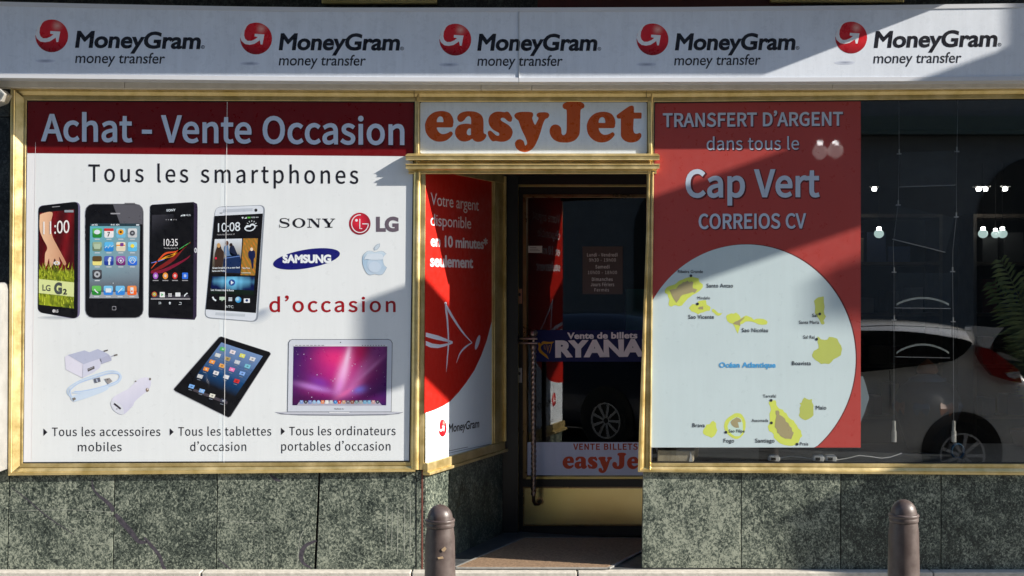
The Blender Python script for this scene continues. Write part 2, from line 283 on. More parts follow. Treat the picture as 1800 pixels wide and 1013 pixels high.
def text_geo(s, font, wgt, track):
    key = (s, font, wgt, track)
    if key in _cache: return _cache[key]
    cap = .2567 if font == 'S' else CAPI
    if font == 'S':
        c = bpy.data.curves.new('t', 'CURVE'); c.dimensions = '2D'; c.fill_mode = 'BOTH'; x = 0
        for ch in s:
            if ch == ' ': x += .09+track*cap; continue
            adv, sps = GLY[ch]
            if ch == '’': x -= XA
            if ch == '’': adv = .085+XA
            for sp in sps:
                n = len(sp)//6; q = c.splines.new('BEZIER'); q.bezier_points.add(n-1); q.use_cyclic_u = True; q.resolution_u = 5
                for i in range(n):
                    a = sp[i*6:i*6+6]; b = q.bezier_points[i]
                    b.handle_left_type = b.handle_right_type = 'FREE'
                    b.co = (a[2]+x, a[3], 0); b.handle_left = (a[0]+x, a[1], 0); b.handle_right = (a[4]+x, a[5], 0)
            x += adv+track*cap
    else:
        c = bpy.data.curves.new('t', 'FONT'); c.body = s; c.space_character = 1+track; c.resolution_u = 4; c.fill_mode = 'BOTH'
    o = bpy.data.objects.new('t', c); COL.objects.link(o); bpy.context.view_layer.update()
    me = bpy.data.meshes.new_from_object(o.evaluated_get(bpy.context.evaluated_depsgraph_get()))
    V = [v.co.copy() for v in me.vertices]; F = [tuple(p.vertices) for p in me.polygons]
    bpy.data.objects.remove(o); bpy.data.curves.remove(c); bpy.data.meshes.remove(me)
    RV, RF = [], []
    if wgt > 0:                                          # heavier weights: a band along every outline
        ec = {}
        for f in F:
            for i in range(len(f)): e = (f[i], f[(i+1) % len(f)]); ec[e] = ec.get(e, 0)+1
        nxt = {}
        for (i, j) in ec:
            if (j, i) not in ec: nxt[i] = j
        seen = set(); h = wgt*cap
        for st0 in list(nxt):
            if st0 in seen: continue
            lp = []; i = st0
            while i in nxt and i not in seen: seen.add(i); lp.append(V[i].to_2d()); i = nxt[i]
            if len(lp) < 3: continue
            n = len(lp); b0 = len(RV)
            for k in range(n):
                d1 = lp[k]-lp[k-1]; d2 = lp[(k+1) % n]-lp[k]
                d1 = d1.normalized() if d1.length > 1e-9 else Vector((1, 0)); d2 = d2.normalized() if d2.length > 1e-9 else d1
                nn = Vector((d1.y+d2.y, -d1.x-d2.x)); nn = nn.normalized() if nn.length > 1e-6 else Vector((d1.y, -d1.x))
                m_ = 1/max(.6, abs(nn.dot(Vector((d1.y, -d1.x)))))
                q = lp[k]+nn*h*m_; RV += [Vector((q.x, q.y, 0)), Vector((lp[k].x, lp[k].y, 0))]
            for k in range(n):
                a_, b_ = b0+2*k, b0+2*((k+1) % n); RF.append((a_, b_, b_+1, a_+1))
    nb = len(V); V = V+RV; F = F+[tuple(nb+i for i in f) for f in RF]
    x0 = min(v.x for v in V); x1 = max(v.x for v in V)
    _cache[key] = ([(v.x-x0, v.y) for v in V], F, x1-x0, cap); return _cache[key]
CAPI = 1.0
CAPI = max(y for x, y in text_geo('H', 'I', 0, 0)[0]); _cache.clear()

def smooth_loop(pts, k=6):
    """closed Catmull-Rom through pts; a point given as (x, y, 1) is a corner"""
    out = []; n = len(pts)
    for i in range(n):
        p0, p1, p2, p3 = (Vector(pts[(i+j) % n][:2]) for j in (-1, 0, 1, 2))
        c1 = len(pts[i]) > 2; c2 = len(pts[(i+1) % n]) > 2
        m1 = Vector((0, 0)) if c1 else (p2-p0)/2; m2 = Vector((0, 0)) if c2 else (p3-p1)/2
        if c1: m1 = (p2-p1)
        if c2: m2 = (p2-p1)
        for j in range(k):
            t = j/k
            out.append(tuple(p1*(2*t**3-3*t*t+1)+m1*(t**3-2*t*t+t)+p2*(-2*t**3+3*t*t)+m2*(t**3-t*t)))
    return out

def round_poly(pts, rad):
    out = []; n = len(pts)
    for i in range(n):
        a, b, c = Vector(pts[i-1]), Vector(pts[i]), Vector(pts[(i+1) % n]); l1 = (a-b).length; l2 = (c-b).length
        p = b+(a-b)*min(.48, rad/l1); q = b+(c-b)*min(.48, rad/l2)
        for k in range(6): t = k/5; out.append(tuple(p*(1-t)**2+b*2*t*(1-t)+q*t*t))
    return out

class Art:
    """flat print on a plane, drawn in photo pixels; later layers sit a hair (0.3 mm) above earlier ones"""
    def __init__(s, plane=0., m=None, n=None, step=.0003):
        s.v = []; s.f = []; s.c = []; s.cuts = []; s.m = m or M_print; s.step = step
        if isinstance(plane, (int, float)): s.O = Vector((0, plane, 0)); s.n = Vector((0, -1, 0))
        else: s.O, s.n = Vector(plane), Vector(n).normalized()
        s.xf = lambda x, y: (x, y)
    def zoom(s, sc, ox, oy): s.xf = lambda x, y: (x/sc+ox, y/sc+oy); return s
    def nozoom(s): s.xf = lambda x, y: (x, y); return s
    def M(s, x, y, layer=0):
        px, py = s.xf(x, y); d = P(px, py)-CAM; t = (s.O-CAM).dot(s.n)/d.dot(s.n)
        return CAM+d*t+s.n*(layer*s.step)
    def next(s): s.cuts.append(len(s.f))
    def tris(s, V, F, col):
        b = len(s.v); s.v += [tuple(p) for p in V]
        cc = col if isinstance(col, list) else [col]*len(V)
        for f in F: s.f.append(tuple(b+i for i in f)); s.c += [cc[i] for i in f]
    def poly(s, pts, col, layer=1, holes=(), smooth=False):
        loops = [smooth_loop(l) if smooth else [p[:2] for p in l] for l in [pts, *holes]]
        fl = [p for l in loops for p in l]
        T = geometry.tessellate_polygon([[Vector((x, y, 0)) for x, y in l] for l in loops])
        if callable(col): cc = [col(x, y) for x, y in fl]
        else: cc = col
        s.tris([s.M(x, y, layer) for x, y in fl], T, cc)
    def rect(s, a, b, c, d, col, layer=1): s.poly([(a, b), (c, b), (c, d), (a, d)], col, layer)
    def rrect(s, a, b, c, d, r, col, layer=1):
        pts = []
        for cx, cy, a0 in ((c-r, b+r, -90), (c-r, d-r, 0), (a+r, d-r, 90), (a+r, b+r, 180)):
            for k in range(4): an = R(a0+k*30); pts.append((cx+r*math.cos(an), cy+r*math.sin(an)))
        s.poly(pts, col, layer)
    def ell(s, cx, cy, rx, ry, col, layer=1, rot=0, n=40, hole=None):
        def E(rx, ry): return [(cx+rx*math.cos(t)*math.cos(rot)-ry*math.sin(t)*math.sin(rot), cy+rx*math.cos(t)*math.sin(rot)+ry*math.sin(t)*math.cos(rot)) for t in (2*math.pi*i/n for i in range(n))]
        s.poly(E(rx, ry), col, layer, holes=[E(*hole)] if hole else ())
    def grid(s, q, nu, nv, fn, layer=1):
        """q: tl, tr, br, bl; fn(u, v) -> colour, v down"""
        pts = []; cc = []
        for j in range(nv+1):
            for i in range(nu+1):
                u, v = i/nu, j/nv
                x = (q[0][0]*(1-u)+q[1][0]*u)*(1-v)+(q[3][0]*(1-u)+q[2][0]*u)*v
                y = (q[0][1]*(1-u)+q[1][1]*u)*(1-v)+(q[3][1]*(1-u)+q[2][1]*u)*v
                pts.append(s.M(x, y, layer)); cc.append(fn(u, v))
        F = [(j*(nu+1)+i, j*(nu+1)+i+1, (j+1)*(nu+1)+i+1, (j+1)*(nu+1)+i) for j in range(nv) for i in range(nu)]
        s.tris(pts, F, cc)
    def disc(s, cx, cy, r, fn, layer=1, nr=8, n=36, ry=None, rx=None):
        """radial disc with colour fn(x, y) in unit coordinates"""
        rx = rx or r; ry = ry or r
        V = [s.M(cx, cy, layer)]; C = [fn(0, 0)]; F = []
        for i in range(1, nr+1):
            for k in range(n):
                x, y = i/nr*math.cos(2*math.pi*k/n), i/nr*math.sin(2*math.pi*k/n)
                V.append(s.M(cx+x*rx, cy+y*ry, layer)); C.append(fn(x, y))
        for k in range(n): F.append((0, 1+k, 1+(k+1) % n))
        for i in range(nr-1):
            for k in range(n): a = 1+i*n+k; b = 1+i*n+(k+1) % n; F.append((a, a+n, b+n, b))
        s.tris(V, F, C)
    def line(s, pts, wd, col, layer=1, curve=False):
        if curve:
            q = []
            for i in range(len(pts)-1):
                p0 = Vector(pts[max(i-1, 0)]); p1 = Vector(pts[i]); p2 = Vector(pts[i+1]); p3 = Vector(pts[min(i+2, len(pts)-1)])
                for j in range(5):
                    t = j/5; q.append(tuple(.5*((2*p1)+(p2-p0)*t+(2*p0-5*p1+4*p2-p3)*t*t+(3*p1-p0-3*p2+p3)*t**3)))
            q.append(pts[-1]); 
            if isinstance(wd, (list, tuple)):
                wd = [wd[min(int(k/5), len(wd)-2)]*(1-(k % 5)/5)+wd[min(int(k/5)+1, len(wd)-1)]*((k % 5)/5) for k in range(len(q)-1)]+[wd[-1]]
            pts = q
        ws = wd if isinstance(wd, (list, tuple)) else [wd]*len(pts)
        lft, rgt = [], []
        for i, p in enumerate(pts):
            a = Vector(pts[max(i-1, 0)]); b = Vector(pts[min(i+1, len(pts)-1)]); t = (b-a)
            t = t.normalized() if t.length else Vector((1, 0)); nn = Vector((-t.y, t.x))*ws[i]/2
            lft.append(Vector(p)+nn); rgt.append(Vector(p)-nn)
        V = [s.M(q.x, q.y, layer) for q in lft+rgt]; n = len(pts)
        s.tris(V, [(i, i+1, n+i+1, n+i) for i in range(n-1)], col)
    def text(s, t, x0, x1, bl, cap, col, layer=1, font='S', w=0., track=0., bl2=None, shear=0.):
        bl2 = bl if bl2 is None else bl2
        V, F, W, c = text_geo(t, font, w, track)
        p0 = s.M(x0, bl, layer); p1 = s.M(x1, bl2, layer); up = (s.M(x0, bl-cap, layer)-p0).length/c
        k = (W+shear*c); ux = (p1-p0)/W
        s.tris([p0+ux*(x+shear*y)+Vector((0, 0, up))*y for x, y in V], F, col)
    def build(s, name, parent=None, label=None):
        cuts = [c for c in s.cuts if 0 < c < len(s.f)]
        if cuts:                                          # one part per piece of lettering
            V, F, C = s.v, s.f, s.c; cum = [0]
            for f in F: cum.append(cum[-1]+len(f))
            for a_, b_ in zip([0]+cuts, cuts+[len(F)]):
                used = sorted({i for f in F[a_:b_] for i in f}); ix = {v: k for k, v in enumerate(used)}
                s.v = [V[i] for i in used]; s.f = [tuple(ix[i] for i in f) for f in F[a_:b_]]; s.c = C[cum[a_]:cum[b_]]; s.cuts = []
                o = s.build(name, parent, label)
            return o
        me = bpy.data.meshes.new(name); me.from_pydata(s.v, [], s.f); me.materials.append(s.m)
        a = me.color_attributes.new('print', 'FLOAT_COLOR', 'CORNER')
        a.data.foreach_set('color', [x for c in s.c for x in c])
        o = bpy.data.objects.new(name, me); COL.objects.link(o)
        if parent: o.parent = parent; o.matrix_parent_inverse = PARINV(parent)
        if label: o['label'] = label
        return o
def mixc(a, b, t):
    t = max(0, min(1, t)); return tuple(a[i]*(1-t)+b[i]*t for i in range(3))+(1,)
WHITE = rgb(212, 222, 232); INK = rgb(28, 28, 36)

def frame(mb, outer, inner, prof, m, sides=(0, 1, 2, 3), closed=True):
    """mitred frame; outer/inner: px quads tl,tr,br,bl; prof: (t, y)"""
    def pt(k, t, y):
        a, b = outer[k], inner[k]
        return P(a[0]*(1-t)+b[0]*t, a[1]*(1-t)+b[1]*t, y)
    for k in sides:
        for (t0, y0), (t1, y1) in zip(prof, prof[1:]):
            mb.face([pt(k, t0, y0), pt((k+1) % 4, t0, y0), pt((k+1) % 4, t1, y1), pt(k, t1, y1)], m)

# ================================================================== THE SETTING
mb = MB(); mb.box(-40, 40, -40, -3.2, -.25, -.15, M_asph); o = mb.build('street'); tag(o, None, kind='structure')
mb = MB(); mb.box(-40, 40, -3.08, -.07, -.25, 0, M_pave); o = mb.build('pavement'); tag(o, None, kind='structure')
mb = MB(); mb.box(-40, 40, -3.2, -3.08, -.25, -.004, M_kerb); o = mb.build('kerb', bevel=.015); tag(o, None, kind='structure')
mb = MB()
for a, b in ((-700, 352), (354, 722), (724, 1014), (1016, 1640), (1642, 2500)):
    mb.slab([P(a, 1004, -.07), P(b, 1004, -.07), Vector((P(b, 0, -.07).x, -.07, -.2)), Vector((P(a, 0, -.07).x, -.07, -.2))], (0, .1, 0), M_kerb)
for i, v in enumerate(mb.v):
    if v[2] > .05: mb.v[i] = (v[0], v[1], .146)
o = mb.build('stone_step', bevel=.006); tag(o, None, kind='structure')

# ================================================================== THE SHOP BUILDING
bld = thing('shop_building', 'corner shop front clad in green marble with brass framed windows and a recessed door', 'building', (0, .3, 0))
AX, BX = P(748, 0, 0).x, P(883, 0, 1.0).x                      # the splayed side wall of the entrance
K_ = BX-AX
def SW(t, n, z):                                               # point on the splayed wall: depth t, n out of the wall, height z
    q = Vector((1, -K_)).normalized()
    return Vector((AX+K_*t+q.x*n, t+q.y*n, z))
mb = MB()
XL, XR = -9., 9.
mb.box(XL, XR, .03, .4, P(0, 150).z, 12, M_black)              # wall above the windows
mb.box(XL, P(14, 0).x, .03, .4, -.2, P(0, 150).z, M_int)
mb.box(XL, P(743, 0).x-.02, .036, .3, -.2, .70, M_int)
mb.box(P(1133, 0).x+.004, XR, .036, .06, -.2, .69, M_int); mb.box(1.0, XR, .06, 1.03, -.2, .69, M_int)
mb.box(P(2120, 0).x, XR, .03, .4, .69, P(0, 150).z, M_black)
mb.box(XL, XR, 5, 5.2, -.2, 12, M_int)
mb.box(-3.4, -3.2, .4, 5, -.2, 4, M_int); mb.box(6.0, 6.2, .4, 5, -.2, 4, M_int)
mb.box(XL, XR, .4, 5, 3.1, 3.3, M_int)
mb.box(-3.2, 6.0, 1.1, 5, .05, .146, M_tile)
mb.box(P(735, 0).x, 1.0, .001, 1.2, 2.335, 2.6, M_dark)   # soffit of the entrance
mb.build('facade_wall', bld)
# upper floors and an unseen overhang, splayed and set low to shade the signs
mb = MB(); mb.slab([(-9, .028, 3.38), (3.226, .028, 3.38), (2.47, -.5, 3.38), (-9, -.5, 3.38)], (0, 0, .22), M_kerb); mb.build('overhang_slab', bld, bevel=.02)
for k in range(5):
    mb = MB(); x = -6+2.6*k
    mb.box(x-.55, x+.55, .005, .029, 5.2, 7.4, M_glass); mb.box(x-.62, x-.55, -.03, .029, 5.15, 7.45, M_kerb); mb.box(x+.55, x+.62, -.03, .029, 5.15, 7.45, M_kerb); mb.box(x-.55, x+.55, -.03, .029, 7.4, 7.45, M_kerb)
    mb.build('upper_window', bld)
# strips seen over the fascia
mb = MB(); pass
for q_ in ((565, -14, 768, 6.5), (1355, -14, 1590, 4.5)): mb = MB(); mb.prect(*q_, -.02, .02, M_brass_old); mb.build('transom_bar', bld, bevel=.006)
M_maroon = mat('maroon_panel', (.055, .008, .008), .4)
mb = MB(); mb.prect(945, -60, 1408, 40, .012, .028, M_maroon); mb.build('transom_panel', bld)

# marble slabs, each its own stone
def slab_px(name, c, y0=0., y1=.034, m=M_green, bev=.0015):
    mb = MB(); mb.pslab(c, y0, y1, m); return mb.build(name, bld, bevel=bev)
lefts = [((-160, 826), (15.5, 826), (12, 1010), (-160, 1012)), ((17, 826), (201, 826), (197.5, 1008.5), (13.5, 1010)), ((202.5, 826), (381.5, 826), (379, 1006.5), (199, 1008.4)),
         ((383, 826), (560, 826), (551.5, 1004.5), (380.5, 1006.4)), ((563.5, 826), (731, 826), (731, 1003), (556, 1004.4))]
slabs = [slab_px('marble_slab', c) for c in lefts]
slab_px('marble_slab', ((732, 828), (741, 828), (740, 1002), (732, 1003)), -.003)
rights = [((1131, 826), (1302, 826), (1302, 999), (1128.5, 998.5)), ((1303.5, 826), (1477, 826), (1477, 1001), (1303.5, 999)), ((1478.5, 826), (1653.5, 826), (1653.5, 1003), (1478.5, 1001)),
          ((1655, 826), (1832, 826), (1832, 1005), (1655, 1003)), ((1833.5, 826), (2010, 826), (2010, 1007), (1833.5, 1005))]
slabs_r = [slab_px('marble_slab', c) for c in rights]
for c in (((-160, 150), (17, 150), (17, 205), (-160, 205)), ((-160, 206.5), (17, 206.5), (17, 515), (-160, 515)), ((-160, 516.5), (16, 516.5), (14, 824), (-160, 824))):
    slab_px('granite_slab', c, .0, .034, M_black)
mb = MB(); mb.prect(741, 828, 743.5, 1001, -.004, .03, mat('red_joint_filler', (.16, .05, .035), .7)); mb.build('corner_joint', bld)
# dark veins and old repairs in the marble
M_vein = noisy('vein_mineral', (.030, .027, .038), (.075, .066, .084), 60, .5)
def vein(pts, wd, par, thick=.0012):
    a = Art(-.0006, M_vein); a.line(pts, wd, (0, 0, 0, 1), 0, curve=True); o = a.build('vein', par); return o
Z7 = lambda l: [(x/3., y/3.+780) for x, y in l]
vein(Z7([(485, 180), (490, 230), (515, 268), (555, 300), (585, 330), (598, 358)]), [1.5, 3, 4, 6, 8, 6], slabs[1])
vein(Z7([(608, 372), (640, 410), (690, 465), (730, 515), (775, 520)]), [6, 9, 9, 7, 4], slabs[2])
vein(Z7([(760, 495), (800, 540), (840, 590), (858, 640), (875, 677)]), [3, 6, 6, 5, 8], slabs[2])
vein(Z7([(1668, 512), (1610, 540), (1588, 590), (1600, 630), (1640, 655)]), [3, 7, 8, 5, 3], slabs[3])
vein(Z7([(60, 230), (150, 300), (250, 385), (390, 480)]), [.8, 2, 2, .8], slabs[1])
vein(Z7([(1150, 605), (1200, 650), (1230, 670)]), [1, 2.2, 1], slabs[3])
vein(Z7([(1420, 160), (1450, 185), (1480, 200)]), [2, 6, 2], slabs[3])
M_scr = mat('scratch', (.42, .44, .38), .6)
def scratch(pts, wd, par):
    a = Art(-.0006, M_scr); a.line(pts, wd, (0, 0, 0, 1), 0, curve=True); return a.build('scratch', par)
scratch(Z7([(60, 357), (200, 352), (400, 350), (590, 362)]), .5, slabs[1]); scratch(Z7([(1150, 412), (1270, 413), (1390, 420)]), .5, slabs[3])
scratch(Z7([(1390, 420), (1394, 540), (1390, 640)]), .4, slabs[3]); scratch(Z7([(1600, 460), (1580, 510), (1572, 600), (1568, 640)]), .7, slabs[3])
for x in (680, 690, 700, 712, 722): scratch([(x, 880+random.random()*30), (x-1, 930), (x-1.5, 965+random.random()*25)], .7, slabs[4])

# ---- brass window frames
PR = [(0, .03), (0, -.020), (.2, -.022), (.25, -.017), (.30, -.018), (.62, -.006), (.66, -.010), (.93, -.010), (1, -.007), (1, .012)]
lwin = MB(); LO = [(19, 153.5), (737, 158.5), (730, 829.5), (14, 836)]; LI = [(47, 177), (729, 179), (720.5, 812), (40, 814.5)]
frame(lwin, LO, LI, PR, M_brass, sides=(0, 1, 2)); frame(lwin, LO, LI, [(0, .03), (0, -.034), (.04, -.037), (.2, -.037), (.26, -.033), (.30, -.033), (.82, -.010), (.86, -.0125), (.96, -.0125), (1, -.009), (1, .012)], M_brass, sides=(3,)); LW = lwin.build('window_frame', bld, smooth=25)
rwin = MB(); RO = [(1145, 158.5), (2120, 150), (2120, 838), (1121, 830)]; RI = [(1150, 180), (2090, 171), (2090, 816), (1143, 813.5)]
frame(rwin, RO, RI, PR, M_brass); RW = rwin.build('window_frame', bld, smooth=25)
mb = MB(); frame(mb, [(737, 158.5), (1145, 158.5), (1145, 300), (737, 300)], [(737, 179), (1145, 179), (1145, 280), (737, 280)], PR, M_brass, sides=(0,))
for (a, b) in ((1005, 4), (613, 4)): pass
mb.build('transom_frame', bld, smooth=25)
for (a, b, c) in ((727.5, 728.3, -.0235), (1136, 1136.7, -.0235)):
    mb = MB(); mb.prect(a, 159, b, 171, c, .0, M_bronze); mb.build('frame_joint', bld)
# uprights beside the door sign
mb = MB(); mb.pslab([(729.5, 177), (737, 177), (737, 276), (729.5, 276)], -.022, .02, M_brass); mb.build('sign_upright', bld, bevel=.006); mb = MB(); mb.pslab([(1139, 177), (1146, 177), (1147, 276), (1139, 276)], -.022, .02, M_brass); mb.build('sign_upright', bld, bevel=.006)
# the pilasters of the entrance
def pilaster(name, top, bot, xt, xb, prof, par=None):
    mb = MB(); a = [P(xt[0]+(xt[1]-xt[0])*t, top, y) for t, y in prof]; b = [P(xb[0]+(xb[1]-xb[0])*t, bot, y) for t, y in prof]
    for i in range(len(prof)-1): mb.face([a[i], a[i+1], b[i+1], b[i]], M_brass)
    mb.face(a, M_brass); mb.face(b[::-1], M_brass); return mb.build(name, par or bld, smooth=30)
hr = [(.0, .02), (.0, -.004), (.03, -.011), (.1, -.017), (.2, -.021), (.32, -.0225), (.44, -.021), (.54, -.017), (.61, -.011), (.64, -.004), (.66, -.002), (.66, -.010), (.97, -.010), (1, -.007), (1, .02)]
pilaster('pilaster', 303, 826, (726.5, 748), (721.5, 745.5), hr)
hr2 = [(.0, .02), (.0, -.002), (.08, -.012), (.3, -.014), (.55, -.013), (.62, -.006), (.66, -.018), (.85, -.021), (1, -.012), (1, .02)]
pilaster('pilaster', 303, 826, (1136.5, 1149.5), (1134, 1144.5), hr2)
# moulded lintel over the entrance
def lintel_layer(mb, x0, x1, ya, yb, d0, d1, m):
    mb.slab([P(x0, ya, d0), P(x1, ya, d0), P(x1, yb, d0), P(x0, yb, d0)], (0, .03-d0, 0), m)
mb = MB()
def lsec(prof, x0, x1, inset=1.):
    """profile of (py, y) from the top down, returned at both ends as mitres"""
    A = [Vector((P(x0, 0).x+(.055+y)*.35*inset, y, P(0, p).z)) for p, y in prof]; B = [Vector((P(x1, 0).x-(.055+y)*.35*inset, y, P(0, p).z)) for p, y in prof]
    for i in range(len(prof)-1): mb.face([A[i], B[i], B[i+1], A[i+1]], M_brass)
    mb.face(A+[Vector((A[-1].x, .02, A[-1].z)), Vector((A[0].x, .02, A[0].z))], M_brass); mb.face(B+[Vector((B[-1].x, .02, B[-1].z)), Vector((B[0].x, .02, B[0].z))], M_brass)
lsec([(270.5, .0), (271, -.028), (274.5, -.050), (275.5, -.055), (276.5, -.052), (281.5, -.050), (283, -.052), (283.3, -.006), (283.6, 0)], 714, 1158)
lsec([(283.4, .0), (283.4, -.004), (290.2, -.004), (290.2, 0)], 716, 1156, 0)
lsec([(289.8, .0), (289.8, -.052), (291, -.055), (292, -.051), (296.5, -.050), (298, -.052), (298.4, -.030), (301, -.016), (304.5, -.014), (305, -.018), (306, -.016), (306.3, 0)], 714, 1158)
mb.build('lintel', bld, smooth=20)

mb = MB(); mb.box(P(737, 0).x, P(1143, 0).x, .0005, .0295, P(0, 306, 0).z, 2.6, M_dark); mb.build('lintel_backing', bld)
# ---- the splayed side of the entrance: marble below, brass framed window above
mb = MB(); zt = .668
mb.slab([SW(0, 0, .14), SW(1.0, 0, .14), SW(1.0, 0, zt), SW(0, 0, zt)], (-.03, 0, 0), M_green); mb.build('marble_slab', bld)
mb = MB(); mb.slab([SW(-.0, -.012, .70), SW(1.0, -.012, .70), SW(1.0, -.012, 2.4), SW(0, -.012, 2.4)], (-.04, 0, 0), M_int); mb.build('side_wall', bld)
sw = MB()
def sbar(t0, t1, z0, z1, n0, n1, m=None):
    a = [SW(t0, n1, z0), SW(t1, n1, z0), SW(t1, n1, z1), SW(t0, n1, z1)]; b = SW(t0, n0, z0)-SW(t0, n1, z0)
    sw.slab(a, b, m or M_brass)
sbar(-.012, 1.0, .668, .716, -.01, .020); sbar(-.015, 1.01, .652, .668, -.01, .034)
sbar(.855, .985, .716, 2.30, -.01, .016); sbar(.985, 1.0, .716, 2.33, -.01, .03)
sbar(.84, .855, .716, 2.30, -.01, .010); sbar(0, 1.0, 2.285, 2.335, -.01, .02)
sw.build('side_window_frame', bld, bevel=.003)
# right cheek and black jamb
mb = MB(); x = P(1143, 0).x
mb.slab([(x+.014, .021, .14), (1.02, .95, .14), (1.06, .95, .14), (x+.05, .021, .14)], (0, 0, 2.19), M_dark); mb.build('entrance_cheek', bld)
DY = 1.03
DANG = R(20); DN = Vector((-math.sin(DANG), -math.cos(DANG), 0)); DO_ = Vector((P(919, 0, 1.06).x, 1.06, 0))
def Q(px, py, off_=0):                                          # photo pixel on the slanted door plane, off_ metres in front of it
    d = P(px, py)-CAM; o = DO_+DN*off_; return CAM+d*((o-CAM).dot(DN)/d.dot(DN))
def qrect(mb, a, b, c, d, y0, y1, m): mb.slab([Q(x, y, DY-y0) for x, y in ((a, b), (c, b), (c, d), (a, d))], -DN*(y1-y0), m)
mb = MB()

xa, xb = SW(1.0, 0, 0).x-.06, P(905, 0, DY).x
mb.box(xa, xb+.02, 1.03, 1.12, .14, 2.335, M_dark)
qrect(mb, 903, 285, 1215, 324.5, DY-.02, DY+.04, M_dark)
mb.build('door_jamb', bld)
# floor of the entrance
mb = MB(); mb.slab([(P(738, 0).x, -.002, .15), (P(1136, 0).x, -.002, .15), (1.0, .0, .15), (1.0, 1.2, .15), (BX-.03, 1.2, .15)], (0, 0, -.06), M_tile); mb.build('entrance_floor', bld)
mb = MB(); mb.box(-4.0, P(743, 0).x-.03, .012, .6, .60, .705, M_int); mb.box(P(1143, 0).x+.02, 6, .012, .10, .60, P(0, 812.5, .012).z, M_tile); mb.box(1.0, 6, .10, .85, .60, P(0, 812.5, .012).z, M_tile); mb.build('display_floor', bld)

# ---- the door
door = MB()
def dr(a, b, c, d, y0, y1, m): qrect(door, a, b, c, d, y0, y1, m)
dr(910.5, 329, 919, 938, DY, DY+.05, M_dark); dr(919, 329, 1205, 342, DY, DY+.05, M_dark)
dr(919, 842.5, 1205, 857, DY, DY+.05, M_dark); dr(919, 926, 1205, 942, DY, DY+.05, M_dark); dr(1197, 342, 1205, 926, DY, DY+.05, M_dark)
dr(919, 857, 1197, 926, DY+.012, DY+.05, M_dark)
DO = door.build('door', bld, bevel=.002)
mb = MB(); qrect(mb, 905, 324, 910.5, 942, DY-.012, DY+.03, M_brass_old); qrect(mb, 910.5, 324, 1210, 328.5, DY-.012, DY+.03, M_brass_old); mb.build('brass_bead', bld, bevel=.002)
mb = MB(); qrect(mb, 919, 342, 925, 842, DY-.006, DY+.03, M_bronze); qrect(mb, 925, 342, 1197, 347.5, DY-.006, DY+.03, M_bronze); qrect(mb, 925, 838, 1197, 842, DY-.006, DY+.03, M_brass_old)
mb.build('glazing_bead', DO, bevel=.002)
mb = MB(); qrect(mb, 925, 347.5, 1197, 838, DY+.012, DY+.016, M_glass); mb.build('door_pane', DO)
mb = MB(); qrect(mb, 919, 856, 1197, 925, DY-.002, DY+.010, M_bronze)
qrect(mb, 921.5, 858.5, 1197, 922.5, DY-.004, DY+.004, M_kick); mb.build('kick_plate', DO, bevel=.0015)
M_cu = mat('copper_plate', (.5, .26, .18), .4, .8)
for (a, b, c, d, m) in ((909.5, 508, 917.5, 534, M_cu), (909.5, 647, 917, 673, M_steel)):
    mb = MB(); qrect(mb, a, b, c, d, DY-.004, DY+.001, m); mb.lathe(Q((a+c)/2, b+10, .006), [(.001, .003), (.010, .003), (.010, 0), (.001, -.001)], M_dark, 16, 'y'); mb.build('lock_plate', DO, bevel=.001)
# twisted pull handle
M_hand = mat('patinated_steel', (.30, .23, .21), .3, .95)
mb = MB(); hq = Q(938, 872, .085); HY = hq.y; xc = hq.x; z0, z1 = hq.z, Q(938, 609, .085).z; rr = []
nz = 150
for i in range(nz+1):
    z = z0+(z1-z0)*i/nz; rot = i*.42; ring = []
    for k in range(16):
        a = 2*math.pi*k/16; r_ = .0145*(1+.20*math.cos(3*(a-rot))); ring.append(Vector((xc+r_*math.cos(a), HY+r_*math.sin(a), z)))
    rr.append(ring)
mb.rings(rr, M_hand)
mb.lathe((xc, HY, 0), [(.004, z1-.001), (.017, z1), (.017, z1+.008), (.008, z1+.012), (.008, z1+.05), (.012, z1+.054), (.007, z1+.058)], M_hand, 20)
H = mb.build('pull_handle', DO, smooth=60)
mb = MB(); zc = z1+.078; rr = []
for i in range(9):
    th = math.pi*(i+.3)/8.6; ring = []
    for k in range(32):
        a = 2*math.pi*k/32; r_ = .024*math.sin(th)*(1+.07*math.cos(8*a)); ring.append(Vector((xc+r_*math.cos(a), HY+r_*math.sin(a), zc-.024*math.cos(th))))
    rr.append(ring)
mb.rings(rr, M_hand); mb.build('knob', DO, smooth=60)
mb = MB()
for py in (595.5, 603.5):
    q0, q1 = Q(945, py, .085), Q(911, py, .0); q0.x = xc+.022
    mb.tube([q0, Vector((q1.x+.03, HY+.003, q0.z)), Vector((q1.x+.01, HY+.02, q0.z)), Vector((q1.x, q1.y+.003, q0.z))], .0075, M_hand, 10)
mb.build('handle_bracket', DO, smooth=60)
mb = MB(); mb.tube([(xc, HY, z0+.005), (xc, HY, z0-.03), (xc+.008, HY+.01, z0-.05), (xc+.03, HY+.03, z0-.055), (xc+.04, HY+.05, z0-.045), (xc+.04, HY+.075, z0-.04)], [.010, .011, .011, .011, .012, .013], mat('dark_iron', (.06, .04, .03), .45, .7), 12)
mb.lathe((xc+.04, HY+.064, z0-.04), [(.001, .008), (.02, .008), (.022, 0), (.001, -.002)], M_bronze, 16, 'y'); mb.build('handle_foot', DO, smooth=60)

# ---- window panes
mb = MB(); mb.pslab(LI, -.005, -.001, M_glass); mb.build('window_pane', bld)
mb = MB(); mb.pslab(RI, -.005, -.001, M_wglass); mb.build('window_pane', bld)
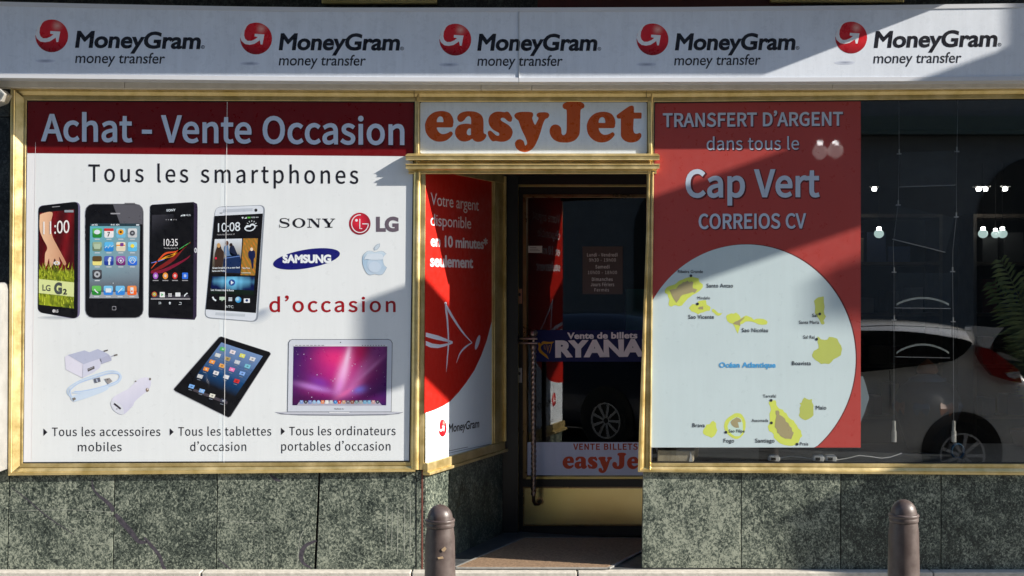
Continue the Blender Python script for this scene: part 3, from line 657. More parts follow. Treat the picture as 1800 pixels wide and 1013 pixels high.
# rubber gaskets
mb = MB()
for q in (LI, RI):
    qi = [(q[0][0]+1.6, q[0][1]+1.8), (q[1][0]-1.6, q[1][1]+1.8), (q[2][0]-1.6, q[2][1]-2), (q[3][0]+1.2, q[3][1]-2)]
    frame(mb, q, qi, [(0, -.0095), (1, -.0090), (1, .001)], M_dark)
mb.build('window_gasket', bld)

# ================================================================== FASCIA SIGN
FY = -.175
fas = thing('fascia_sign', 'long white fascia sign with five red globe logos along the top of the shop', 'sign', P(912, 144, FY))
M_fas = M_acryl
TOP = [(-70, .5), (0, 3), (150, 6.5), (300, 9.5), (450, 12), (600, 13.3), (912, 13.6)]; BOT = [(912, 144), (600, 142.8), (450, 141.6), (300, 140), (150, 138.6), (0, 137), (-70, 136)]
TOP2 = [(912.6, 13.6), (1200, 12.6), (1400, 10.8), (1600, 8.6), (1800, 5.8), (1880, 4.4)]; BOT2 = [(1880, 140.6), (1800, 141.5), (1600, 142.8), (1400, 143.6), (1200, 144), (912.6, 144.2)]
for tp, bt in ((TOP, BOT), (TOP2, BOT2)):
    a = Art(FY+.0015, M_acryl); col = rgb(214, 221, 234)
    a.poly([(x, y+7) for x, y in tp]+[(x, y-7) for x, y in bt], col, 0); o = a.build('sign_panel', fas)
    for band, (d0, d1) in (('t', (0, 7.4)), ('b', (-7.4, 0))):
        mb = MB(); L1_ = tp if band == 't' else bt[::-1]
        for (xa_, ya_), (xb_, yb_) in zip(L1_, L1_[1:]):
            mb.pslab([(xa_, ya_+d0), (xb_, yb_+d0), (xb_, yb_+d1), (xa_, ya_+d1)], FY-.003, -.0005, M_rail)
        mb.build('sign_rail', fas)
mb = MB(); mb.prect(911.9, 14, 912.7, 143.8, FY-.0036, FY+.01, M_alu); mb.build('sign_joint', fas)
mb = MB(); mb.box(P(-70, 0, FY).x, P(1880, 0, FY).x, FY+.004, -.0005, P(0, 133, FY).z, P(0, 22, FY).z, M_alu); mb.build('sign_case', fas)
# metal strip tucked under the sign
mb = MB()
for a_, b_, ya_, yb_ in ((-70, 218.6, 144.5, 147), (219.4, 845, 147, 149), (845.8, 934.4, 149, 149), (935.2, 1463, 149, 148), (1463.8, 2000, 148, 144)):
    mb.pslab([(a_, ya_-3), (b_, yb_-3), (b_, yb_+8.2), (a_, ya_+8.2)], -.07, .02, M_soff)
tag(mb.build('soffit_strip', bld, bevel=.002), None)

RED = rgb(196, 30, 40); RED_D = rgb(120, 14, 26)
def ball_col(x, y):
    r = math.hypot(x, y); d = math.hypot(x-.32, y+.62)
    c = mixc(rgb(205, 32, 42), rgb(112, 10, 22), max(0, (y*.8-x*.15))*1.0+.25*max(0, r-.7))
    return mixc(c, rgb(236, 190, 175), max(0, 1-d/.42)**1.6*.85)
SWOOSH = [(x/157., y/157.) for x, y in [(x-223, y-237) for x, y in [(165, 85), (120, 105), (80, 160), (62, 225), (78, 262), (115, 292), (160, 300), (205, 290), (240, 268), (260, 250)]]]
ARROW = [(x/157., y/157.) for x, y in [(x-223, y-237) for x, y in [(165, 85), (120, 105), (84, 160), (66, 222), (80, 262), (115, 292), (160, 299), (205, 290), (240, 268), (260, 254), (268, 296), (286, 296), (305, 196), (210, 190), (208, 216), (240, 222), (215, 243), (175, 260), (140, 260), (115, 240), (105, 205), (110, 160), (132, 115)]]]
def emblem(par, a, cx, cy, r, small=False):
    if not small:
        a.disc(cx-11, cy+44, 18, lambda x, y: mixc(rgb(140, 148, 165), rgb(206, 213, 227), math.hypot(x, y)), 1, 3, 24, ry=3.4)
    a.disc(cx, cy, r, ball_col, 1, 7, 36)
    a.poly([(cx+x*r, cy+y*r) for x, y in ARROW], rgb(226, 228, 236), 2)
for i, (cx, cy, r, m0, m1, b0, b1, t0, t1, tb0, tb1) in enumerate([
        (91, 63.3, 28.8, 132, 351.6, 83, 85.6, 132, 289, 110.8, 112), (450.2, 68, 28, 490, 701.8, 87.3, 88, 490, 642, 115, 115.5), (800.3, 70, 28, 839, 1048.6, 88.3, 88.5, 839, 988, 115.8, 116),
        (1147, 69.5, 28, 1186.5, 1397, 87.6, 87, 1185, 1336, 115, 114), (1496.2, 66.3, 28, 1536, 1752, 83.5, 81.2, 1535, 1689, 111.5, 110.5)]):
    a = Art(FY+.0012, M_acryl); emblem(fas, a, cx, cy, r); a.build('globe_logo', fas)
    a = Art(FY+.0012, M_acryl)
    a.text('MoneyGram', m0, m1, b0, 27.5, INK, 1, 'I', .045, -.02, b1, .12)
    a.next(); a.text('money transfer', t0, t1, tb0, 18.4, rgb(38, 40, 48), 1, 'I', .012, -.02, tb1, .12)
    a.next(); a.ell(m1+5, b1-2.5, 3.2, 3.2, INK, 1, n=16, hole=(2.4, 2.4)); a.text('R', m1+3.7, m1+6.6, b1-1, 3.2, INK, 1, 'I')
    a.build('lettering', fas)

# ================================================================== DOOR SIGN
sg = thing('door_sign', 'white panel with orange lettering above the entrance', 'sign', P(938, 272, 0))
EJ = dict(
 e=[(555, 430), (560, 395), (545, 330), (500, 265), (430, 235), (340, 230), (240, 255), (160, 320), (115, 410), (108, 480), (125, 570), (180, 650), (260, 700), (340, 715), (430, 700), (500, 655), (545, 600), (540, 565), (512, 552), (470, 575), (420, 592), (370, 590), (325, 560), (298, 510), (297, 488, 1), (525, 488, 1), (550, 470)],
 eh=[(296, 405, 1), (398, 405, 1), (400, 375), (385, 330), (350, 313), (315, 330), (297, 370)],
 a=[(620, 350), (625, 310), (665, 265), (740, 237), (830, 232), (920, 245), (990, 285), (1025, 340), (1035, 420), (1035, 560), (1048, 585), (1075, 600), (1078, 630), (1045, 680), (990, 712), (930, 715), (880, 695), (855, 668), (810, 695), (740, 712), (670, 700), (610, 650), (583, 580), (595, 510), (640, 455), (720, 432), (790, 430), (837, 438, 1), (838, 380), (830, 330), (800, 310), (765, 325), (730, 370), (690, 398), (650, 398), (628, 375)],
 ah=[(836, 505, 1), (800, 507), (772, 550), (775, 595), (805, 612), (836, 605, 1)],
 s=[(1365, 247), (1400, 238), (1435, 250), (1470, 300), (1488, 340), (1480, 385), (1455, 400), (1415, 385), (1370, 345), (1335, 335), (1308, 350), (1315, 380), (1370, 415), (1440, 460), (1490, 530), (1490, 600), (1450, 670), (1380, 708), (1300, 715), (1230, 703), (1185, 708), (1150, 685), (1115, 630), (1102, 570), (1120, 542), (1155, 545), (1190, 575), (1230, 610), (1265, 620), (1285, 600), (1270, 570), (1220, 545), (1160, 500), (1120, 430), (1115, 360), (1145, 290), (1210, 248), (1280, 238)])
YY = [(904.5, 205.5), (904.5, 202), (908.5, 198.5), (917, 197), (930, 197), (936, 198.5), (937.3, 203), (935.5, 207.5), (937, 213), (940.5, 219.5), (944, 214), (946.5, 208), (943.5, 204.5), (943.8, 200.5), (948, 198), (957, 197.5), (963.5, 199), (965.5, 203), (963, 207.5), (958.5, 210), (954.5, 218), (949, 236), (942, 253), (935, 262.5), (925, 267.5), (915, 266), (908, 261), (905, 253), (908, 247), (914, 245), (920, 248), (922.5, 255), (924, 256), (926.5, 252), (924, 243), (916, 226), (911.5, 213), (907.5, 209.5)]
JJ = [(465, 160), (465, 125), (495, 95), (560, 80), (640, 78), (720, 82), (770, 100), (790, 130), (785, 165), (745, 190), (732, 220), (728, 350), (722, 520), (705, 590), (650, 655), (570, 688), (490, 693), (400, 683), (320, 640), (275, 570), (267, 510), (290, 450), (340, 422), (390, 428), (430, 460), (443, 500), (447, 555), (470, 582), (500, 570), (520, 530), (525, 400), (525, 230), (515, 195), (485, 185)]
TT = [(1278, 310), (1280, 280), (1330, 240), (1400, 190), (1470, 145), (1515, 138), (1535, 160), (1537, 241, 1), (1645, 241, 1), (1653, 255), (1650, 320), (1640, 332, 1), (1535, 334, 1), (1530, 400), (1528, 500), (1545, 548), (1580, 560), (1620, 548), (1645, 565), (1645, 610), (1600, 665), (1530, 690), (1460, 690), (1390, 660), (1345, 600), (1340, 500), (1340, 333, 1), (1295, 330)]
def jet(a, col, f, layer=1):
    A = lambda l, dx=0, dy=0: [(*f(p[0]/9+735+dx, p[1]/9+170+dy), *p[2:]) for p in l]; B = lambda l: [(*f(p[0]/8.571+935, p[1]/8.571+170), *p[2:]) for p in l]
    a.poly(A(EJ['e']), col, layer, [A(EJ['eh'])], True); a.poly(A(EJ['a']), col, layer, [A(EJ['ah'])], True); a.poly(A(EJ['s']), col, layer, (), True)
    a.poly([(*f(*p),) for p in YY], col, layer, (), True); a.poly(B(JJ), col, layer, (), True)
    a.poly(A(EJ['e'], 284.5, 1.3), col, layer, [A(EJ['eh'], 284.5, 1.3)], True); a.poly(B(TT), col, layer, (), True)
ORA = (.50, .085, .016, 1)
mb = MB(); mb.prect(737.3, 178.5, 1139, 271, -.0015, .0003, M_dark); mb.build('sign_backing', sg)
a = Art(-.003, M_acryl); a.rrect(738.6, 180, 1137.2, 270, 3, WHITE, 0); a.build('sign_panel', sg)
a = Art(-.003, M_acryl); jet(a, ORA, lambda x, y: (x, y)); a.build('lettering', sg)

# ================================================================== LEFT WINDOW POSTER
def poster(label, loc): return thing('window_poster', label, 'poster', loc)
PL = -.0065
po = poster('large white shop poster with printed phones, tablet and laptop under a red band', P(380, 812, PL))
a = Art(PL, M_print)
BGC = rgb(217, 222, 225)
a.poly([(44, 172), (732, 174), (724, 818), (36, 820)], BGC, 0); a.build('poster_sheet', po)
a = Art(PL, M_print)
a.poly([(47, 172), (729, 174), (728, 275), (48, 269.5)], rgb(104, 12, 17), 1); a.build('red_band', po)
a = Art(PL, M_print)
a.poly([(47, 272), (62.5, 272), (55, 818), (38, 818)], rgb(222, 224, 228), 1)
a.build('overlap_seam', po); a = Art(PL, M_print)
a.poly([(388, 275), (398.5, 275), (394, 816), (383.5, 816)], rgb(220, 227, 232), .5); a.build('overlap_seam', po); a = Art(PL, M_print); a.line([(399.6, 178), (394, 815)], .8, rgb(244, 236, 236), 9); a.build('seam_line', po); a = Art(PL, M_print); a.line([(62.6, 250), (55.6, 815)], .5, rgb(236, 222, 222), 3); a.build('seam_line', po)
a = Art(PL, M_print)
LAV = rgb(196, 210, 230)
for dx, dy, c_, l_, w_ in ((1.2, 1.6, rgb(70, 4, 10), 2, .05), (0, 0, LAV, 3, .03)):
    a.text('Achat - Vente Occasion', 72+dx, 711+dx, 247.2+dy, 45.5, c_, l_, 'S', w_, .01, 254+dy)
a.build('headline_lettering', po)
a = Art(PL, M_print)
a.text('Tous les smartphones', 155.5, 630, 319.5, 30, INK, 2, 'S', .012, .20, 323)
a.next(); a.text('d’occasion', 473.5, 695.5, 548.3, 24.6, rgb(150, 20, 30), 2, 'S', .022, .16, 548.3)
for (t_, x0, x1, bl) in (('Tous les accessoires', 91.5, 282, 766.7), ('mobiles', 137, 214, 793.5), ('Tous les tablettes', 313.5, 477, 766), ('d’occasion', 334.5, 433, 793),
                         ('Tous les ordinateurs', 508.5, 695.5, 765.3), ('portables d’occasion', 494.5, 686.5, 792.3)):
    a.next(); a.text(t_, x0, x1, bl, 14.8, INK, 2, 'S', .006, .06, bl-.3)
for x, y in ((76.5, 760), (298.5, 759.5), (494, 758.5)): a.next(); a.poly([(x, y-6.5), (x+7, y), (x, y+6.5)], INK, 2)
a.build('lettering', po)

# maker marks
a = Art(PL, M_print).zoom(7.2, 470, 360)
a.line([(272, 205), (262, 188), (235, 176), (205, 175), (175, 182), (168, 205), (185, 222), (225, 232), (258, 243), (270, 262), (250, 282), (215, 288), (180, 284), (160, 270)], [4, 8, 9, 9, 14, 24, 26, 26, 26, 24, 12, 9, 8, 4], INK, 2, True)
a.rect(270, 173, 276, 213, INK, 2); a.rect(150, 250, 156, 292, INK, 2)
a.ell(400, 232, 82, 61, INK, 2, hole=(48, 50))
a.rect(505, 176, 560, 186, INK, 2); a.rect(528, 184, 537, 286, INK, 2); a.rect(505, 281, 562, 291, INK, 2); a.poly([(528, 176), (566, 176), (655, 268), (655, 291), (635, 291)], INK, 2); a.rect(648, 184, 657, 291, INK, 2); a.rect(618, 176, 674, 186, INK, 2)
a.rect(693, 176, 765, 186, INK, 2); a.rect(800, 176, 858, 186, INK, 2); a.poly([(705, 184), (745, 184), (795, 240), (795, 260), (763, 250)], INK, 2); a.poly([(830, 184), (843, 184), (795, 250), (785, 240)], INK, 2); a.rect(762, 240, 796, 286, INK, 2); a.rect(728, 281, 825, 291, INK, 2)
a.build('maker_mark', po)
a = Art(PL, M_print).zoom(7.2, 470, 360)
a.disc(1170, 241, 136, lambda x, y: mixc(rgb(205, 40, 60), rgb(120, 22, 40), max(0, math.hypot(x+.1, y+.2)-.25)), 2, ry=140)
W_ = rgb(225, 226, 232)
a.line([(1172+106*math.sin(R(-t))*1., 241-112*math.cos(R(t))) for t in range(-6, 271, 12)]+[(1280, 243), (1200, 243)], 11, W_, 3)
a.line([(1170, 180), (1170, 303), (1200, 303)], 11, W_, 3); a.ell(1128, 198, 17, 17, W_, 3)
a.text('LG', 1376, 1662, 331, 166, rgb(98, 88, 100), 2, 'I', .075, -.02)
a.build('maker_mark', po)
a = Art(PL, M_print).zoom(7.2, 470, 360)
NAVY = rgb(24, 26, 108)
a.ell(496, 686, 428, 118, NAVY, 2, rot=R(-9.5), n=64); a.text('SAMSUNG', 192, 808, 732, 92, rgb(220, 226, 236), 3, 'I', .085, -.01)
a.poly([(285, 732), (298, 690), (311, 732)], NAVY, 4)
a.build('maker_mark', po)
a = Art(PL, M_print).zoom(7.2, 470, 360)
APP = [(1358, 605), (1320, 590), (1265, 592), (1215, 640), (1203, 700), (1215, 780), (1255, 860), (1300, 888), (1360, 878), (1420, 888), (1465, 870), (1510, 795, 1), (1475, 760), (1462, 700), (1475, 650), (1503, 624, 1), (1460, 592), (1410, 592)]
gapp = lambda x, y: mixc(mixc(rgb(196, 212, 224), rgb(150, 180, 206), (y-590)/110. if y < 690 else .8), rgb(196, 208, 222), max(0, 1-math.hypot(x-1370, y-850)/190.))
a.poly([(p[0]*1.02-27, p[1]*1.02-14.5, *p[2:]) for p in APP], rgb(120, 140, 160), 2, (), True); a.poly(APP, gapp, 3, (), True)
a.ell(1355, 760, 95, 95, rgb(178, 198, 218), 4, n=30); a.ell(1358, 790, 78, 70, rgb(188, 204, 222), 5, n=30); a.poly([(1225, 690), (1270, 625), (1340, 618), (1400, 618), (1455, 630), (1462, 690), (1340, 700), (1260, 690)], rgb(202, 214, 226), 6, (), True)
LEAF = [(1350, 580, 1), (1350, 545), (1385, 505), (1425, 492, 1), (1420, 530), (1390, 568)]
a.poly(LEAF, rgb(132, 152, 172), 2, (), True); a.poly([(1387+(p[0]-1387)*.82, 537+(p[1]-537)*.82) for p in LEAF], rgb(190, 204, 216), 3, (), True)
a.build('maker_mark', po)

# ---- printed phones
BLK = rgb(16, 16, 20); SIL = rgb(178, 182, 190)
def shadow(a, x0, x1, y, h):
    for k in range(4): a.ell((x0+x1)/2, y, (x1-x0)/2*(1-.12*k), h*(1-.22*k), mixc(BGC, rgb(150, 158, 170), .25+.2*k), 1, n=30) if k == 0 else a.ell((x0+x1)/2, y, (x1-x0)/2*(1-.12*k), h*(1-.22*k), mixc(BGC, rgb(150, 158, 170), .2+.17*k), 1+k*.2, n=30)
a = Art(PL, M_print).zoom(4.405, 50, 340)
shadow(a, 70, 400, 962, 16)
a.poly(round_poly([(79, 97), (372, 64), (402, 88), (399, 950), (352, 974), (73, 918)], 34), rgb(110, 104, 135), 2)
a.poly(round_poly([(78, 99), (386, 63), (382, 973), (74, 920)], 42), BLK, 3)
def lg_bg(u, v):
    c = mixc(rgb(120, 18, 26), rgb(40, 8, 12), abs(math.sin(u*7+v*3))*.8); 
    if v > .6: c = mixc(rgb(160, 175, 40), rgb(70, 85, 20), random.random())
    return c
a.grid([(88, 152), (356, 124), (352, 892), (80, 862)], 14, 30, lg_bg, 4)
SK = rgb(222, 176, 140)
a.poly([(88, 190), (100, 160), (185, 148), (172, 240), (186, 330), (222, 405), (255, 465), (292, 540), (276, 556), (238, 492), (246, 545), (226, 556), (204, 505), (186, 560), (166, 570), (160, 505), (142, 560), (128, 556), (130, 470), (146, 420), (112, 350), (88, 280)], lambda x, y: mixc(rgb(226, 184, 150), rgb(170, 110, 80), (x-100)/260.), 5, (), True)
for k in range(150):
    x = random.uniform(84, 350); y = random.uniform(575, 890); h = random.uniform(25, 75); s_ = random.uniform(-18, 18)
    if y > 862+(x-80)*.11: continue
    a.poly([(x-4, y), (x+4, y), (x+s_, max(y-h, 530))], mixc(rgb(205, 215, 70), rgb(90, 110, 20), random.random()), 6)
for k in range(9): an = k*.7; a.line([(220, 540), (220+26*math.cos(an), 540+16*math.sin(an))], 7, rgb(235, 235, 235), 7)
a.ell(220, 540, 6, 5, rgb(230, 190, 40), 8, n=12)
a.poly([(82, 664), (354, 690), (353, 802), (81, 772)], rgb(205, 215, 150), 7)
a.text('LG', 110, 172, 752, 44, rgb(70, 74, 70), 8, 'I', .03, 0, 757); a.text('G', 200, 262, 775, 78, rgb(70, 76, 76), 8, 'I', .09); a.text('2', 268, 300, 782, 40, rgb(50, 55, 55), 8, 'I', .06)
a.text('11:00', 116, 318, 318, 98, rgb(232, 228, 228), 8, 'I', -.018, -.03, 306); a.rect(280, 130, 350, 148, rgb(140, 150, 160), 8)
a.poly([(183, 104), (245, 99), (245, 104), (183, 109)], rgb(150, 150, 155), 4); a.ell(197, 911, 11, 13, rgb(190, 190, 195), 5, n=16); a.text('LG', 210, 232, 922, 20, rgb(190, 190, 195), 5, 'I', .06)
a.build('printed_phone', po, 'printed white and red flower wallpaper phone')

a = Art(PL, M_print).zoom(4.405, 50, 340)
shadow(a, 450, 880, 962, 9)
for y0 in (165, 250, 290, 340): a.rect(438, y0, 446, y0+22, rgb(120, 122, 128), 2)
a.rect(745, 74, 825, 84, rgb(120, 122, 128), 2)
a.rrect(439, 81, 892, 966, 62, rgb(112, 114, 122), 2); a.rrect(444, 86, 886, 961, 58, BLK, 3)
a.poly([(655, 88), (832, 88), (872, 100), (884, 140), (884, 240), (712, 240)], rgb(88, 88, 96), 4)
def ip(u, v): return mixc(mixc(rgb(90, 175, 190), rgb(120, 150, 165), u), mixc(rgb(130, 145, 158), rgb(62, 66, 76), (v-.55)*2.2), v*1.25)
a.grid([(478, 254), (864, 254), (856, 814), (472, 814)], 8, 14, ip, 4)
a.poly([(478, 234), (864, 234), (864, 254), (478, 254)], rgb(40, 60, 70), 5); a.text('3G', 512, 536, 250, 12, WHITE, 6, 'I', .06); a.text('9:41 AM', 638, 704, 250, 12, WHITE, 6, 'I', .05); a.rect(835, 240, 858, 250, WHITE, 6)
a.poly([(484, 238+10), (506, 250), (506, 238)], WHITE, 6)
def icon(x, y, c1, c2, r=36):
    a.rrect(x-r, y-r, x+r, y+r, r*.32, c2, 5); a.rrect(x-r, y-r, x+r, y+r*.15, r*.32, c1, 6); a.rect(x-r*.55, y+r+8, x+r*.55, y+r+16, rgb(190, 198, 204), 5)
COLS = [533, 624, 716, 806]
IC = {(0, 0): ((90, 180, 90), (40, 130, 50)), (1, 0): ((235, 236, 238), (225, 226, 230)), (2, 0): ((150, 205, 230), (110, 180, 215)), (3, 0): ((205, 208, 212), (190, 194, 198)),
      (0, 1): ((150, 170, 140), (110, 130, 105)), (1, 1): ((90, 180, 230), (40, 130, 210)), (2, 1): ((235, 225, 200), (215, 205, 180)), (3, 1): ((130, 200, 235), (90, 180, 225)),
      (0, 2): ((90, 70, 40), (225, 215, 130)), (1, 2): ((70, 95, 180), (35, 60, 150)), (2, 2): ((150, 90, 170), (110, 40, 110)), (3, 2): ((100, 170, 235), (40, 100, 210)), (0, 3): ((70, 72, 78), (50, 52, 58))}
for (i, j), (c1, c2) in IC.items(): icon(COLS[i], (308, 413, 522, 628)[j], rgb(*c1), rgb(*c2))
a.ell(533, 300, 24, 18, WHITE, 7); a.rect(588, 272, 660, 292, rgb(200, 50, 50), 7); a.text('7', 612, 634, 334, 34, INK, 7, 'I', .02)
a.ell(716, 300, 22, 22, rgb(235, 160, 40), 7); a.ell(716, 300, 9, 9, rgb(70, 40, 20), 8); a.ell(806, 308, 20, 20, rgb(70, 72, 80), 7); a.ell(806, 308, 8, 8, rgb(150, 155, 165), 8)
a.rrect(508, 392, 558, 432, 8, rgb(170, 190, 165), 7); a.line([(592, 425), (606, 408), (618, 425), (632, 400), (645, 415), (658, 402)], 4, WHITE, 7)
a.rect(682, 398, 750, 408, rgb(230, 150, 60), 7); a.rrect(712, 384, 738, 410, 6, rgb(120, 60, 140), 8); a.ell(806, 408, 15, 15, rgb(250, 210, 70), 7)
a.text('f', 616, 642, 552, 54, WHITE, 7, 'I', .08); a.ell(716, 520, 22, 22, WHITE, 7, hole=(18, 18)); a.ell(716, 522, 8, 8, WHITE, 8); a.ell(806, 520, 24, 24, WHITE, 7, hole=(20, 20)); a.line([(790, 530), (806, 506), (822, 530)], 5, WHITE, 8)
a.ell(533, 628, 24, 24, rgb(170, 175, 182), 7, hole=(10, 10))
for k, x in enumerate((636, 657, 678, 698)): a.ell(x, 696, 4, 4, WHITE if k == 1 else rgb(120, 124, 130), 6, n=10)
a.poly([(486, 765), (844, 765), (856, 812), (472, 812)], rgb(150, 156, 164), 4.6)
for x, c1, c2 in ((528, (100, 185, 90), (40, 130, 50)), (619, (120, 190, 240), (50, 130, 220)), (711, (110, 185, 240), (50, 130, 215)), (802, (240, 140, 80), (230, 100, 40))): icon(x, 752, rgb(*c1), rgb(*c2))
a.line([(512, 742), (520, 756), (540, 772)], 9, WHITE, 7); a.rrect(598, 736, 642, 768, 4, WHITE, 7); a.line([(694, 768), (728, 734)], 6, WHITE, 7); a.rrect(790, 728, 814, 776, 4, WHITE, 7); a.ell(802, 758, 7, 7, rgb(230, 110, 50), 8)
a.rrect(636, 152, 712, 162, 5, rgb(150, 150, 158), 5); a.rrect(648, 874, 680, 905, 6, rgb(150, 150, 158), 5); a.rrect(652, 878, 676, 901, 4, BLK, 6)
a.build('printed_phone', po, 'printed black phone showing a grid of app icons')

a = Art(PL, M_print).zoom(4.309, 250, 340)
shadow(a, 60, 400, 946, 12)
a.poly([(64, 92), (78, 86), (388, 66), (416, 80), (420, 110), (412, 930), (398, 958), (52, 942), (48, 920)], rgb(48, 40, 62), 2); a.poly([(60, 100), (72, 90), (385, 70), (392, 90), (386, 950), (58, 936), (50, 920)], BLK, 3)
a.grid([(74, 165), (240, 158), (240, 330), (74, 340)], 4, 6, lambda u, v: mixc(rgb(52, 52, 60), BLK, u*.6+v), 4)
def streak(p, w_, c): a.line(p, w_, c, 5, True)
streak([(68, 590), (140, 560), (230, 500), (300, 430), (368, 368)], [3, 26, 30, 14, 2], rgb(120, 30, 30)); streak([(66, 600), (150, 590), (240, 550), (330, 500), (365, 470)], [14, 26, 22, 12, 3], rgb(120, 24, 50))
streak([(68, 570), (130, 500), (180, 455), (260, 440), (330, 400), (368, 370)], [3, 10, 14, 8, 8, 2], rgb(215, 80, 40)); streak([(130, 510), (180, 485), (230, 470), (290, 430), (330, 395)], [4, 14, 18, 12, 3], rgb(235, 160, 40))
streak([(250, 458), (290, 425), (330, 395), (368, 368)], [3, 14, 8, 2], rgb(90, 200, 110)); streak([(68, 528), (120, 515), (170, 500)], [3, 8, 3], rgb(120, 130, 220)); streak([(180, 485), (215, 475), (240, 465)], [3, 12, 3], rgb(250, 235, 130))
a.text('SONY', 184, 253, 138, 16, WHITE, 5, 'I', .05, .06, 134)
a.rect(312, 161, 326, 173, WHITE, 5); a.poly([(288, 174), (306, 174), (306, 160)], WHITE, 5); a.text('10:35', 331, 366, 172, 13, WHITE, 5, 'I', 0)
for k, x in enumerate((182, 200, 220, 240, 257)): a.ell(x, 200, 5, 5, WHITE if k == 2 else rgb(120, 120, 126), 5, n=10)
a.text('10:35', 164, 270, 398, 52, rgb(225, 225, 230), 7, 'I', -.014, -.04); a.text('Thursday, January 10', 164, 270, 420, 10, rgb(200, 200, 205), 7, 'I')
for x, c in ((102, (160, 90, 190)), (176, (235, 150, 60)), (249, (205, 60, 50)), (325, (50, 110, 220))):
    (a.rrect(x-22, 601, x+22, 649, 5, rgb(*c), 7) if x == 325 else a.ell(x, 625, 20, 25, rgb(*c), 7)); a.ell(x, 625, 10, 12, mixc(rgb(*c), WHITE, .6), 8, n=14); a.rect(x-22, 657, x+22, 664, rgb(150, 150, 155), 7)
a.rect(66, 797, 364, 804, rgb(170, 170, 176), 7); a.poly([(78, 770), (352, 770), (364, 797), (66, 797)], rgb(58, 56, 66), 6)
for k, c in enumerate(((215, 70, 60), (90, 170, 80), (240, 200, 70))): a.disc(93, 765, 20-5*k, lambda x, y, c=c: rgb(*c), 8+k, 2, 16)
a.ell(93, 765, 5, 5, rgb(70, 130, 220), 11, n=10)
a.rrect(134, 748, 172, 788, 3, rgb(225, 228, 232), 8); a.poly([(146, 756), (146, 780), (164, 768)], rgb(100, 180, 120), 9)
for i in range(3):
    for j in range(3): a.rect(199+i*9, 758+j*9, 206+i*9, 765+j*9, rgb(215, 215, 220), 8)
a.rrect(252, 752, 290, 782, 3, rgb(215, 220, 225), 8); a.line([(320, 782), (326, 768), (344, 756)], 8, WHITE, 8)
a.line([(124, 838), (142, 836), (142, 826), (124, 824)], 3.5, WHITE, 8); a.poly([(200, 832), (210, 820), (220, 832), (214, 832), (214, 842), (206, 842), (206, 832)], WHITE, 8); a.line([(278, 842), (296, 842), (296, 826), (282, 826)], 3.5, WHITE, 8)
a.ell(405, 432, 11, 20, rgb(200, 202, 210), 5, n=20); a.ell(404, 432, 5, 10, rgb(120, 122, 130), 6, n=14)
a.build('printed_phone', po, 'printed black phone with a colourful light streak')

a = Art(PL, M_print).zoom(4.309, 250, 340)
for k in range(6): a.ell(905, 925-4*k, 100-15*k, 52-8*k, mixc(BGC, rgb(140, 152, 172), .12+.13*k), 1+.15*k, rot=R(-28))
a.poly(round_poly([(556, 102), (932, 88), (876, 976), (472, 944)], 46), rgb(130, 138, 150), 2)
a.poly(round_poly([(556, 106), (920, 92), (862, 970), (476, 938)], 42), rgb(205, 212, 222), 3)
a.poly([(548, 172), (915, 153), (862, 906), (482, 879)], BLK, 4)
a.poly([(615, 122), (838, 112), (836, 135), (612, 146)], rgb(178, 186, 198), 4); a.poly([(556, 902), (780, 914), (778, 934), (554, 922)], rgb(182, 190, 200), 4); a.ell(862, 128, 11, 12, BLK, 5, n=18); a.ell(592, 150, 4, 4, BLK, 5, n=8); a.ell(604, 149, 4, 4, BLK, 5, n=8)
a.text('10:08', 574, 742, 293, 66, WHITE, 6, 'I', -.012, -.03, 284); a.text('TUE 05 FEB LONDON, 18°', 566, 702, 319, 9, rgb(190, 190, 195), 6, 'I', 0, 0, 315)
a.ell(812, 266, 38, 22, WHITE, 6, n=24); a.ell(800, 258, 18, 17, WHITE, 6.5); a.ell(836, 252, 24, 22, WHITE, 6.8); a.ell(812, 268, 26, 12, BLK, 7.5); a.ell(836, 256, 14, 13, BLK, 7.2)
for k in range(6): an = R(-150+k*30); a.line([(830+30*math.cos(an), 246+30*math.sin(an)), (830+42*math.cos(an), 246+42*math.sin(an))], 4, WHITE, 6)
a.text('10:08 AM', 826, 880, 187, 10, WHITE, 6, 'I'); a.rect(798, 178, 820, 190, rgb(90, 170, 70), 6); a.poly([(774, 192), (792, 192), (792, 178)], WHITE, 6); a.poly([(752, 180), (770, 180), (761, 195)], WHITE, 6)
def p1(u, v): return mixc(mixc(rgb(206, 214, 224), rgb(120, 112, 96), v*1.6), rgb(36, 30, 28), (v-.45)*2)
a.grid([(550, 348), (757, 343), (742, 612), (525, 604)], 8, 10, p1, 5)
a.poly([(570, 400), (588, 382), (602, 420), (620, 460), (600, 560), (556, 560), (550, 470)], rgb(60, 44, 36), 6, (), True); a.ell(580, 395, 13, 18, rgb(190, 150, 100), 7)
a.poly([(625, 400), (650, 395), (660, 440), (700, 470), (640, 475), (622, 440)], rgb(90, 120, 160), 7, (), True); a.ell(643, 378, 12, 18, rgb(90, 60, 50), 8); a.poly([(665, 410), (690, 395), (712, 440), (720, 470), (668, 465)], rgb(26, 34, 60), 7, (), True); a.ell(674, 390, 11, 13, rgb(40, 26, 24), 8)
a.poly([(640, 478), (735, 462), (748, 500), (744, 606), (610, 600), (618, 500)], rgb(24, 44, 84), 7); a.line([(625, 492), (740, 476)], 6, rgb(90, 120, 180), 8); a.ell(559, 492, 8, 9, rgb(215, 30, 70), 8)
a.text('Great breakfast in a new bed', 532, 738, 572, 13, WHITE, 9, 'I', .03, 0, 568); a.text('Santa and Rufus', 530, 635, 594, 12, WHITE, 9, 'I', .03, 0, 592)
def p2(u, v): return mixc(rgb(206, 120, 40), rgb(120, 110, 50), abs(math.sin(u*9+v*13+u*v*8)))
